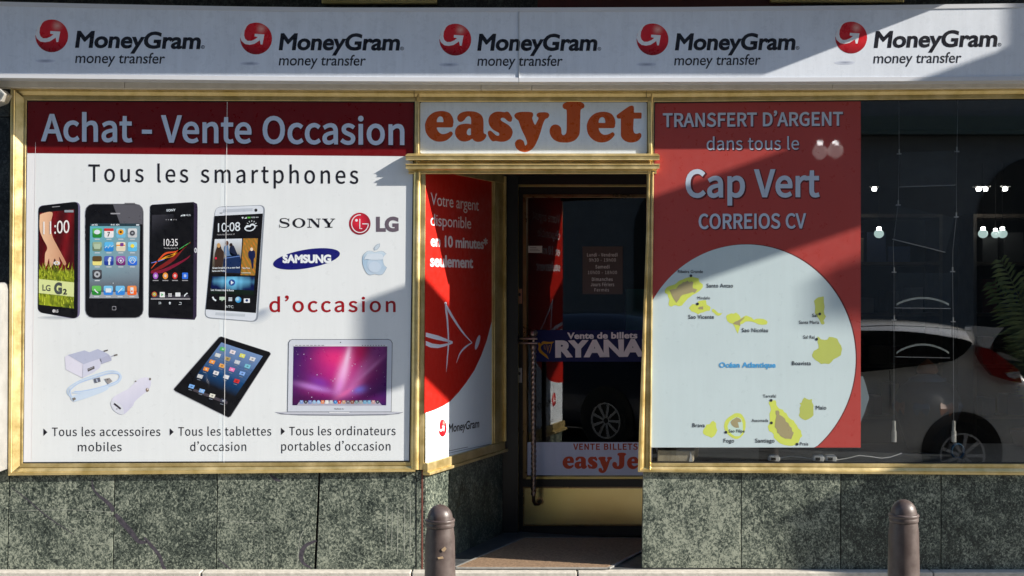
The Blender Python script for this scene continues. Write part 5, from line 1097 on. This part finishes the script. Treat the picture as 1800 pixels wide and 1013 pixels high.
# ================================================================== INSIDE THE RIGHT WINDOW
cd = thing('cable_display', 'two steel cables holding tilted clear brochure pockets inside the right window', 'display', P(1625, 178, .12))
CYD = .12
c1 = [(1580, 172), (1580.5, 270), (1579, 358), (1570, 430), (1571.5, 478), (1571.5, 564), (1571.5, 742)]; c2 = [(1684, 172), (1682, 266), (1681, 381), (1675, 440), (1674.5, 478), (1675.5, 564), (1676.5, 742)]
for c_ in (c1, c2):
    mb = MB(); mb.tube([P(x, y, CYD) for x, y in c_], .0011, M_steel, 6); mb.build('cable', cd)
    mb = MB(); x = c_[-1][0]; q = P(x, 740, CYD); mb.lathe((q.x, CYD, 0), [(.009, q.z), (.0092, P(0, 757, CYD).z), (.0135, P(0, 758, CYD).z), (.0135, P(0, 777, CYD).z), (.004, P(0, 777.5, CYD).z)], M_alu, 20); mb.build('cable_weight', cd, smooth=40)
for x, y in ((1580.5, 270), (1682, 266), (1579, 360), (1681, 381), (1571.5, 478), (1674.5, 477), (1571.5, 562), (1675.5, 565)):
    mb = MB(); q = P(x, y, CYD); mb.lathe((q.x, CYD, q.z), [(.004, -.004), (.004, .022), (.002, .024)], M_steel, 10); mb.box(q.x-.012, q.x+.012, CYD-.006, CYD+.006, q.z-.005, q.z+.001, M_steel); mb.build('clamp', cd)
for qd in ([(1583, 268), (1680, 265), (1680, 325), (1583, 328)], [(1580, 362), (1679, 383), (1662, 443), (1570, 420)], [(1574, 480), (1672, 480), (1671, 542), (1574, 541)], [(1574, 566), (1673, 567), (1670, 629), (1574, 627)]):
    mb = MB(); mb.pslab(qd, CYD-.012, CYD-.009, M_acrylic); mb.pslab([qd[3], qd[2], (qd[2][0], qd[2][1]+1), (qd[3][0], qd[3][1]+1)], CYD-.0125, CYD+.01, M_steel); mb.build('brochure_pocket', cd)
M_paper = mat('grey_paper', (.5, .52, .5), .7)
for y0, hh in ((542, 19), (627, 24)):
    pts = [(1574+4.6*k+2, y0-8-hh*.62*math.sin(math.pi*k/20)**.8) for k in range(21)]
    mb = MB(); mb.slab([P(x, y, CYD-.004) for x, y in pts]+[P(x, y+(3.5), CYD-.004) for x, y in pts[::-1]], (0, .002, 0), M_paper); mb.build('brochure', cd)

M_glow = mat('lit_globe', (.7, .75, .72), .3, emit=(.75, 1, .95), estr=.35); M_bulb = mat('bulb', (1, 1, 1), .3, emit=(1, .98, .95), estr=14)
def pendant(px, py, y, rpx, label, group, cord=.6, glow=M_glow, bulb=M_bulb):
    q = P(px, py, y); k = S*(D+y)/D; r_ = rpx*k; t = thing('pendant_lamp', label, 'lamp', q, group)
    mb = MB(); mb.lathe(q, [(r_*.98*math.cos(R(a_)), r_*.9*math.sin(R(a_))) for a_ in range(-88, 64, 12)], glow, 24); mb.build('lamp_globe', t, smooth=60)
    mb = MB(); mb.lathe(q, [(r_*.42, r_*.82), (r_*.42, r_*1.3), (r_*.1, r_*1.35)], bulb, 16); mb.build('lamp_cap', t)
    mb = MB(); mb.tube([q+Vector((0, 0, r_*1.3)), q+Vector((0, 0, cord))], .003, M_dark, 5); mb.build('cord', t)
for px, lb in ((1545, 'round globe pendant lamp hanging behind the left display cable'), (1728, 'round globe pendant lamp hanging right of the display cables'), (1750, 'middle one of the three globe lamps at the right'), (1762, 'rightmost of the three globe lamps inside the shop')):
    pendant(px, 411 if px != 1750 else 412, 4.2+(.25 if px == 1750 else 0), 8.6 if px != 1750 else 7.5, lb, 'globe pendant lamps inside the shop')
for px, lb in ((1497, 'small bright ceiling spot showing beside the poster edge'), (1537, 'bright ceiling spot with a wide rim left of the cables'), (1720, 'first bright ceiling spot right of the cables'), (1732, 'second bright ceiling spot right of the cables'), (1767, 'bright ceiling spot nearest the right edge')):
    if px == 1497: continue
    q = P(px, 331, 4.4); t = thing('ceiling_spot', lb, 'lamp', q, 'ceiling spots inside the shop')
    mb = MB(); mb.lathe(q, [(.018, -.022), (.02, .0), (.001, .001)], M_bulb, 14); mb.build('spot_lens', t); mb = MB(); mb.lathe(q, [(.02, .002), (.045, .012), (.045, .02), (.002, .03)], M_alu, 20); mb.build('spot_rim', t)

M_leaf = noisy('palm_leaf', (.07, .11, .025), (.17, .20, .05), 12, .5); M_stem = mat('stem', (.08, .10, .03), .6); M_pot = mat('terracotta', (.22, .09, .05), .7)
def palm(base, h, n, label, spread, seed):
    rnd = random.Random(seed); t = thing('potted_palm', label, 'plant', base); st_ = MB(); lf = MB(); B = Vector(base)
    for i in range(n):
        az = rnd.uniform(0, 6.28); tilt = rnd.uniform(.15, .75)*spread; ln = h*rnd.uniform(.55, 1.05); pts = []
        for k in range(9):
            u = k/8; pts.append(B+Vector((math.cos(az)*tilt*ln*u**1.5, math.sin(az)*.45*tilt*ln*u**1.5, ln*u*(1-.28*tilt*u))))
        st_.tube(pts, [.007*(1-.7*k/8) for k in range(9)], M_stem, 5)
        for k in range(10, 40):
            u = k/40*8; a_ = int(u); f = u-a_; p = pts[a_].lerp(pts[min(a_+1, 8)], f); tg = (pts[min(a_+1, 8)]-pts[a_]).normalized(); sd = tg.cross(Vector((0, -1, .2))).normalized()
            L_ = .15*math.sin(math.pi*(k-6)/38)**.7*rnd.uniform(.8, 1.1)
            for s_ in (-1, 1):
                dr_ = (sd*s_*.85+tg*.55+Vector((0, rnd.uniform(-.3, .3), -.15))).normalized(); wv = tg*.011
                m_ = p+dr_*L_*.5; e_ = p+dr_*L_-Vector((0, 0, .02)); lf.face([p-wv*.4, m_-wv, e_], M_leaf); lf.face([p-wv*.4, e_, m_+wv, p+wv*.4], M_leaf)
    st_.build('stem', t); lf.build('foliage', t)
    mb = MB(); mb.lathe(B, [(.10, -.18), (.14, .02), (.15, .02), (.15, .05), (.125, .05), (.12, .0)], M_pot, 28); mb.build('plant_pot', t, smooth=40)
pb = P(1775, 830, .75); palm((pb.x+.16, .75, .56+.2), 1.1, 9, 'leafy green palm inside the right end of the window', .55, 3)
pb = P(1850, 830, .45); palm((pb.x+.04, .45, .56+.2), 1.15, 9, 'green palm fronds at the right edge of the photo', .6, 11)

M_cer = noisy('glazed_ceramic', (.010, .012, .016), (.028, .02, .018), 12, .5); M_oran = mat('orange_glaze', (.14, .04, .01), .45); M_blueg = mat('blue_glaze', (.02, .04, .07), .4)
JB = P(1630, 790, .5); jr = thing('ceramic_jar', 'round patterned ceramic jar with an orange knob inside the right window', 'jar', (JB.x, .5, .70))
zc = P(0, 712, .5).z; jp = [(.07, .70), (.11, .73), (.16, zc-.10), (.185, zc-.02), (.18, zc+.05), (.145, zc+.11), (.10, zc+.14)]
mb = MB(); mb.lathe((JB.x, .5, 0), jp, M_cer, 36); mb.build('jar_body', jr, smooth=60)
mb = MB(); mb.lathe((JB.x, .5, 0), [(.105, zc+.138), (.10, zc+.155), (.055, zc+.175), (.05, zc+.18)], M_blueg, 36); mb.build('jar_lid', jr, smooth=60)
mb = MB(); mb.lathe((JB.x, .5, 0), [(.05, zc+.178), (.062, zc+.195), (.05, zc+.225), (.02, zc+.25), (.003, zc+.262)], M_oran, 24); mb.build('jar_knob', jr, smooth=60)
for k in range(8):
    an = 2*math.pi*k/8+.3; mb = MB(); c_ = Vector((JB.x+.178*math.cos(an), .5+.178*math.sin(an), zc-.005)); u_ = Vector((-math.sin(an), math.cos(an), 0)); n_ = Vector((math.cos(an), math.sin(an), 0))
    mb.slab([c_+u_*.045*math.cos(b_)+Vector((0, 0, .055*math.sin(b_)))-n_*(.02*abs(math.sin(b_))) for b_ in [math.pi*2*i/14 for i in range(14)]], n_*.012, M_oran if k % 2 == 0 else M_blueg); mb.build('jar_petal', jr)

M_parcel = noisy('brown_wrap', (.50, .43, .30), (.66, .58, .42), 22, .7, bmp=.6); FZ = P(0, 812.5, .012).z
pk = thing('parcel', 'brown wrapped parcel on the window floor below the map poster', 'parcel', (P(1195, 0).x, .12, FZ))
mb = MB(); xa, xb = P(1155, 0, .016).x, P(1219, 0, .016).x; zt_ = P(0, 791, .016).z
mb.slab([(xa, .016, FZ), (xb, .016, FZ), (xb+.004, .016, zt_-.004), (xa+.004, .016, zt_)], (.055, .22, 0), M_parcel); mb.build('wrapping', pk, bevel=.006)
mb = MB(); mb.slab([(xb-.022, .013, zt_-.006), (xb-.014, .012, zt_-.012), (xb-.004, .012, FZ+.002), (xb-.026, .012, FZ+.002), (xb-.018, .012, FZ+.03)], (0, .0025, 0), M_white); mb.build('torn_flap', pk)
for (xx, lb) in ((1362, 'white plug lying left on the window floor under the map'), (1440, 'white plug lying between two others under the map'), (1462, 'white plug end with a dark socket on the window floor')):
    t = thing('plug', lb, 'plug', (P(xx, 0, .02).x, .03, FZ), 'white plugs on the window floor'); mb = MB(); x = P(xx, 0, .02).x
    mb.slab([(x-.035, .02, FZ+.005), (x+.025, .02, FZ), (x+.032, .02, FZ+.02), (x+.02, .02, FZ+.038), (x-.03, .02, FZ+.036)], (0, .04, 0), M_white); mb.build('plug_body', t, bevel=.006)
    mb = MB(); mb.box(x-.02, x+.005, .0175, .0199, FZ+.008, FZ+.024, M_dark); mb.build('socket', t)
mb = MB(); mb.tube([P(x, y, .045) for x, y in ((1365, 806), (1390, 802), (1410, 804), (1430, 808), (1470, 809), (1490, 806), (1510, 801), (1530, 803), (1550, 806), (1565, 804), (1585, 797))], .0028, M_white, 8)
tag(mb.build('power_cable', smooth=60), 'white cable curling along the window floor', 'cable')
mb = MB(); cq = P(1683, 793, .2); rr = []
for i in range(33):
    an = 2*math.pi*i/32; c_ = cq+Vector((.034*math.cos(an), 0, .038*math.sin(an))); rr.append([c_+Vector((math.cos(an), 0, math.sin(an)))*.006*math.cos(b_)+Vector((0, .012*math.sin(b_), 0)) for b_ in [math.pi*2*j/10 for j in range(10)]])
mb.rings(rr, mat('blue_plastic', (.03, .10, .18), .3), False); tag(mb.build('plastic_ring', smooth=60), 'dark blue ring standing on the window floor below the right cable', 'ring')
mb = MB(); mb.slab([P(x, y, .3) for x, y in ((1508, 664), (1517, 662), (1523, 680), (1528, 700), (1520, 725), (1512, 745), (1506, 740))], (0, .03, 0), mat('pale_blue_cloth', (.32, .40, .46), .8)); tag(mb.build('folded_cloth'), 'pale blue cloth hanging beside the edge of the map poster', 'cloth')
mb = MB(); mb.box(P(1100, 0, 2.4).x, P(1200, 0, 2.4).x, 2.4, 2.45, P(0, 600, 2.4).z, P(0, 508, 2.4).z, mat('teal_board', (.0, .10, .09), .5)); tag(mb.build('display_board'), 'dark teal board inside the shop seen through the door', 'board')

# ================================================================== WHAT STANDS ROUND THE SHOP (boards added to cast shade; the rest shows in the glass)
def off(t): return -SUN_T*t
M_stuc = noisy('grey_stucco', (.15, .16, .17), (.20, .21, .22), 6, .85); M_board = mat('beige_shade_board', (.42, .38, .30), .8)
def caster(poly, t, th, name, label, cat, m):
    r_ = thing(name, label, cat, P(*poly[0])+off(t)); mb = MB(); mb.slab([P(*c_)+off(t) for c_ in poly], (0, -th, 0), m); mb.build('panel', r_); return r_
aw = caster([(628, 533), (1548, 204), (1548, -330), (2500, -330), (2500, -20), (1600, 370), (1240, 492), (628, 708)], 4.2, .008, 'sloping_shade_board', 'unseen beige awning falling away from a tall screen right of the shop', 'blocker', M_board)  # added unseen board, outline projected back from the slanting shade band
for x_ in (2200, 2480):
    mb = MB(); q = P(x_, -200)+off(4.2); mb.tube([q, Vector((q.x, 0, q.z+.1))], .02, M_dark, 8); mb.build('sloping_board_arm', aw)
ki = caster([(1372, 912), (1500, 851), (2600, 400), (2600, 1150), (1402, 1150), (1402, 914)], 5.2, .02, 'standing_shade_board', 'unseen brown screen right of the shop, slanted to shade the stone base', 'screen', M_brown)  # added unseen board, cut to throw the slanting shade on the right stone base
ps_ = caster([(1442, 478), (1442, 552), (1620, 562), (1640, 410)], 9.0, .02, 'hanging_shade_board', 'blank unseen board above the pavement, added for its small shade patch', 'sign', M_board)  # added unseen board, placed only for the soft shade patch on the map poster
mb = MB(); q = P(1600, 420)+off(9.0); mb.tube([q, Vector((q.x, 0, q.z+.2))], .02, M_dark, 8); mb.build('hanging_board_arm', ps_)

M_sh = mat('shutter_paint', (.10, .14, .12), .6)
ob = thing('opposite_building', 'grey stuccoed building with arched windows across the street', 'building', (0, -16, -.1))
mb = MB(); mb.box(-22, 22, -17, -15, -.15, 9.5, M_stuc); mb.build('wall', ob)
mb = MB(); mb.box(-22, 22, -15, -14.7, 4.2, 4.5, M_sh); mb.box(-22, 22, -15, -14.7, 9.0, 9.2, M_sh); mb.build('cornice', ob)
M_sh = mat('shutter_paint', (.10, .14, .12), .6)
for k in range(9):
    x = -18+4.5*k; mb = MB(); pts = [(x-1.2, -14.98, .2), (x+1.2, -14.98, .2), (x+1.2, -14.98, 2.8)]+[(x+1.2*math.cos(R(b_)), -14.98, 2.8+1.1*math.sin(R(b_))) for b_ in range(15, 180, 15)]+[(x-1.2, -14.98, 2.8)]
    mb.slab(pts, (0, .03, 0), M_int); mb.build('arched_window', ob)
    for z_ in (5.2,):
        mb = MB(); mb.box(x-.6, x+.6, -15, -14.97, z_, z_+1.9, M_int); mb.box(x-1.2, x-.62, -15, -14.95, z_, z_+1.9, M_sh); mb.box(x+.62, x+1.2, -15, -14.95, z_, z_+1.9, M_sh); mb.build('window', ob)
# lamps over the street, seen mirrored in the right window
for px, lb in ((1440, 'left one of two globe lamps over the street'), (1468, 'right one of two globe lamps over the street')):
    k_ = (9.4+7)/7*S; q = Vector(((px-900)*k_, -9.4, 1.65+(506.5-267)*k_)); t = thing('street_globe_lamp', lb, 'lamp', q, 'globe lamps over the street')
    r_ = 13.5*k_; mb = MB(); mb.lathe(q, [(r_*math.cos(R(a_)), r_*math.sin(R(a_))) for a_ in range(-88, 72, 10)], mat('street_globe', (.7, .68, .66), .4, emit=(1, .93, .9), estr=2.2), 24); mb.build('lamp_globe', t, smooth=60)
    mb = MB(); mb.lathe(q, [(r_*.36, r_*.9), (r_*.36, r_*1.25), (.01, r_*1.3)], mat('street_bulb', (1, 1, 1), .3, emit=(1, 1, 1), estr=22), 14); mb.build('lamp_cap', t)
    mb = MB(); mb.tube([q+Vector((0, 0, r_)), q+Vector((0, 0, 2.2))], .006, M_dark, 5); mb.build('cord', t)

# ---- the white hatchback parked in front of the shop (seen mirrored in the right window)
KC = .00506; CYN = -4.65
def C2(px, py, o_=0):
    x = (px-900)*KC; z = 1.65-(py-506.5)*KC
    return Vector((x, CYN-max(0, z-.80)*.30-max(0, .35-z)*.15+o_, z))
M_carw = mat('silver_white_car_paint', (.84, .84, .83), .25, .1, .6, coat=1); M_carg = mat('car_glass', (.008, .009, .01), .05, 0, .8); M_tyre = mat('tyre', (.02, .02, .02), .8); M_rim = mat('alloy', (.62, .63, .65), .35, .2); M_tail = mat('tail_lens', (.35, .01, .01), .08, 0, .8); M_lens = mat('clear_lens', (.6, .55, .55), .1, 0, .8)
def car(name, label, prof, wheels, paint, glassp, yn, yf, x_map, side=True):
    """prof: list of (x, z_top, z_belt, half_in_top) along the length"""
    t = thing(name, label, 'car', ((wheels[0]+wheels[1])/2, (yn+yf)/2, -.15)); mb = MB(); yc = (yn+yf)/2; hw = abs(yn-yf)/2; rr = []
    for x, zt_, inn, nar in prof:
        h_ = hw-nar; zb = min(.80, zt_-.08); ring = []
        half = [(h_*.90, -.0), (h_*.985, .12), (h_, .40), (h_*.985, zb), (h_-inn*.62, zb+(zt_-zb)*.62), (h_-inn-.05, zt_-.03*(zt_ > 1)-.015), ((h_-inn)*.55, zt_)]
        for y_, z_ in half: ring.append(Vector((x, yc+y_, z_)))
        for y_, z_ in half[::-1]: ring.append(Vector((x, yc-y_, z_)))
        rr.append(ring)
    mb.rings(rr, paint); o = mb.build('body', t, smooth=45); sd = o.modifiers.new('s', 'SUBSURF'); sd.levels = sd.render_levels = 2
    for wx in wheels:
        for sy, yy in ((1, yn), (-1, yf)):
            mb = MB(); c_ = Vector((wx, yy-sy*.085, .16)); mb.lathe(c_, [(.20, -.10), (.29, -.10), (.31, -.07), (.31, .07), (.29, .10), (.20, .10)], M_tyre, 40, 'y', False); W = mb.build('wheel', t, smooth=40)
            mb = MB(); mb.lathe(c_, [(.205, .06), (.205, .098), (.19, .10), (.185, .03), (.05, .03), (.05, .09), (.002, .095)] if sy > 0 else [(.205, -.06), (.205, -.098), (.19, -.10), (.185, -.03), (.05, -.03), (.05, -.09), (.002, -.095)], M_dark, 40, 'y')
            for k in range(9):
                an = 2*math.pi*k/9; u_ = Vector((math.cos(an), 0, math.sin(an))); v_ = Vector((-math.sin(an), 0, math.cos(an)))
                mb.slab([c_+u_*.03-v_*.012+Vector((0, sy*.095, 0)), c_+u_*.195-v_*.016+Vector((0, sy*.100, 0)), c_+u_*.195+v_*.016+Vector((0, sy*.100, 0)), c_+u_*.03+v_*.012+Vector((0, sy*.095, 0))], (0, -sy*.03, 0), M_rim)
            mb.lathe(c_, [(.186, sy*.07), (.187, sy*.101), (.203, sy*.101), (.205, sy*.07)], M_rim, 40, 'y'); mb.build('rim', W, smooth=40)
            mb = MB(); mb.lathe(Vector((wx, yy+sy*.004, .19)), [(.312, 0), (.36, 0), (.36, -.01*sy), (.312, -.01*sy)], M_dark, 40, 'y'); mb.build('wheel_arch', t)
    return t
X = lambda px: (px-900)*KC
prof = [(X(1035), .42, .02, .20), (X(1045), .62, .05, .12), (X(1085), .78, .06, .05), (X(1180), .90, .06, .0), (X(1270), .97, .10, .0), (X(1350), 1.18, .20, .0), (X(1440), 1.33, .26, .0), (X(1580), 1.365, .27, .0), (X(1690), 1.33, .26, .0), (X(1752), 1.27, .26, .02), (X(1772), 1.10, .22, .03), (X(1800), .93, .12, .04), (X(1826), .80, .06, .07), (X(1832), .50, .03, .10), (X(1826), .20, .02, .14)]
cw = car('parked_car', 'silver white hatchback parked by the kerb, mirrored in the right window', prof, (1.1, 4.0), M_carw, M_carg, CYN, -6.35, None)
def cpart(nm, pts, o0, o1, m, zoomed=True):
    mb = MB(); mb.slab([C2(x, y, o0) for x, y in pts], (0, o1-o0, 0), m); return mb.build(nm, cw)
ZC = lambda l: [(x/5.065+1490, y/5.065+500) for x, y in l]
cpart('side_window', [(1380, 592), (1440, 583)]+ZC([(105, 415), (300, 415), (500, 420), (700, 435), (900, 465), (1050, 492), (1120, 512), (1135, 528), (1110, 560), (1050, 620), (950, 680), (800, 705), (600, 728), (300, 765), (105, 782)])+[(1440, 661), (1352, 663)], -.02, .035, M_carg)
cpart('window_pillar', ZC([(385, 415), (400, 415), (400, 752), (385, 754)]), .0, .038, M_dark)
cpart('door_line', ZC([(378, 770), (381, 770), (384, 1100), (381, 1100)]), .0, .012, M_dark)
cpart('roof_line', ZC([(105, 378), (400, 368), (700, 378), (1000, 402), (1125, 416), (1125, 420), (1000, 406), (700, 383), (400, 373), (105, 383)]), -.05, .05, M_dark)
cpart('spoiler', ZC([(1135, 385), (1160, 372), (1250, 378), (1340, 390), (1430, 388), (1385, 430), (1340, 480), (1280, 575), (1200, 555), (1165, 490), (1135, 425)]), -.12, .042, M_carw)
cpart('tail_light', ZC([(1205, 562), (1275, 578), (1350, 620), (1430, 690), (1520, 760), (1540, 878), (1450, 862), (1360, 835), (1290, 812), (1225, 720), (1183, 625)]), -.10, .03, M_tail)
cpart('lamp_lens', ZC([(1360, 680), (1420, 695), (1525, 765), (1480, 778), (1390, 780), (1365, 730)]), .0, .036, M_tail); cpart('reversing_lens', ZC([(1400, 795), (1460, 780), (1528, 775), (1530, 830), (1470, 838), (1420, 825)]), .0, .036, M_lens)
cpart('rear_window', ZC([(1440, 440), (1560, 560), (1570, 690), (1480, 640), (1300, 570), (1345, 500)]), -.6, -.02, M_carg)
M_carb = mat('dark_blue_car_paint', (.02, .03, .06), .2, .2, .6, coat=1)
prof2 = [(-3.1, .4, .02, .2), (-3.05, .7, .05, .1), (-2.9, .95, .1, .05), (-2.6, 1.25, .2, 0), (-2.1, 1.36, .25, 0), (-1.2, 1.36, .25, 0), (-.5, 1.2, .22, 0), (0., .95, .1, 0), (.5, .88, .06, .02), (.62, .6, .04, .1), (.64, .3, .02, .16)]

prof2 = [(-2.66-x, z, i_, n_) for x, z, i_, n_ in [(.06, .25, .02, .14), (.02, .50, .03, .10), (.03, .80, .06, .06), (.10, 1.0, .12, .04), (.22, 1.18, .22, .02), (.42, 1.34, .26, 0), (1.0, 1.40, .27, 0), (2.0, 1.38, .27, 0), (2.6, 1.22, .22, 0), (3.0, .98, .10, 0), (3.5, .92, .06, 0), (3.9, .80, .06, .04), (4.05, .6, .04, .12), (4.06, .3, .02, .16)]]
car2 = car('parked_car', 'dark blue car parked left of the entrance, mirrored in the door glass', prof2, (-3.44, -5.9), M_carb, M_carg, CYN, -6.3, None)

# ---- dim shelving at the back of the shop
M_wood = noisy('dark_shelf_wood', (.05, .04, .03), (.09, .07, .05), 9, .6); rnd = random.Random(5)
for k, lb in enumerate(('dark wooden shelf unit at the back of the shop behind the display cables', 'dark wooden shelf unit at the back of the shop behind the palm')):
    x0 = 2.55+1.5*k; t = thing('shelf_unit', lb, 'shelf', (x0+.6, 4.7, .15), 'shelf units at the back of the shop')
    for xx in (x0, x0+1.2): mb = MB(); mb.box(xx, xx+.03, 4.5, 4.9, .15, 2.3, M_wood); mb.build('side_panel', t)
    for z_ in (.5, .95, 1.4, 1.85, 2.27):
        mb = MB(); mb.box(x0+.03, x0+1.2, 4.5, 4.9, z_, z_+.03, M_wood); mb.build('shelf', t)
        if z_ < 2:
            x_ = x0+.1
            while x_ < x0+1.0:
                w_ = rnd.uniform(.06, .2); mb = MB(); mb.box(x_, x_+w_, 4.55, 4.8, z_+.031, z_+.03+rnd.uniform(.12, .3), mat('carton', rnd.choice(((.2, .2, .21), (.12, .03, .03), (.03, .05, .12), (.2, .16, .1), (.06, .06, .06))), .6)); mb.build('carton', t); x_ += w_+rnd.uniform(.02, .12)
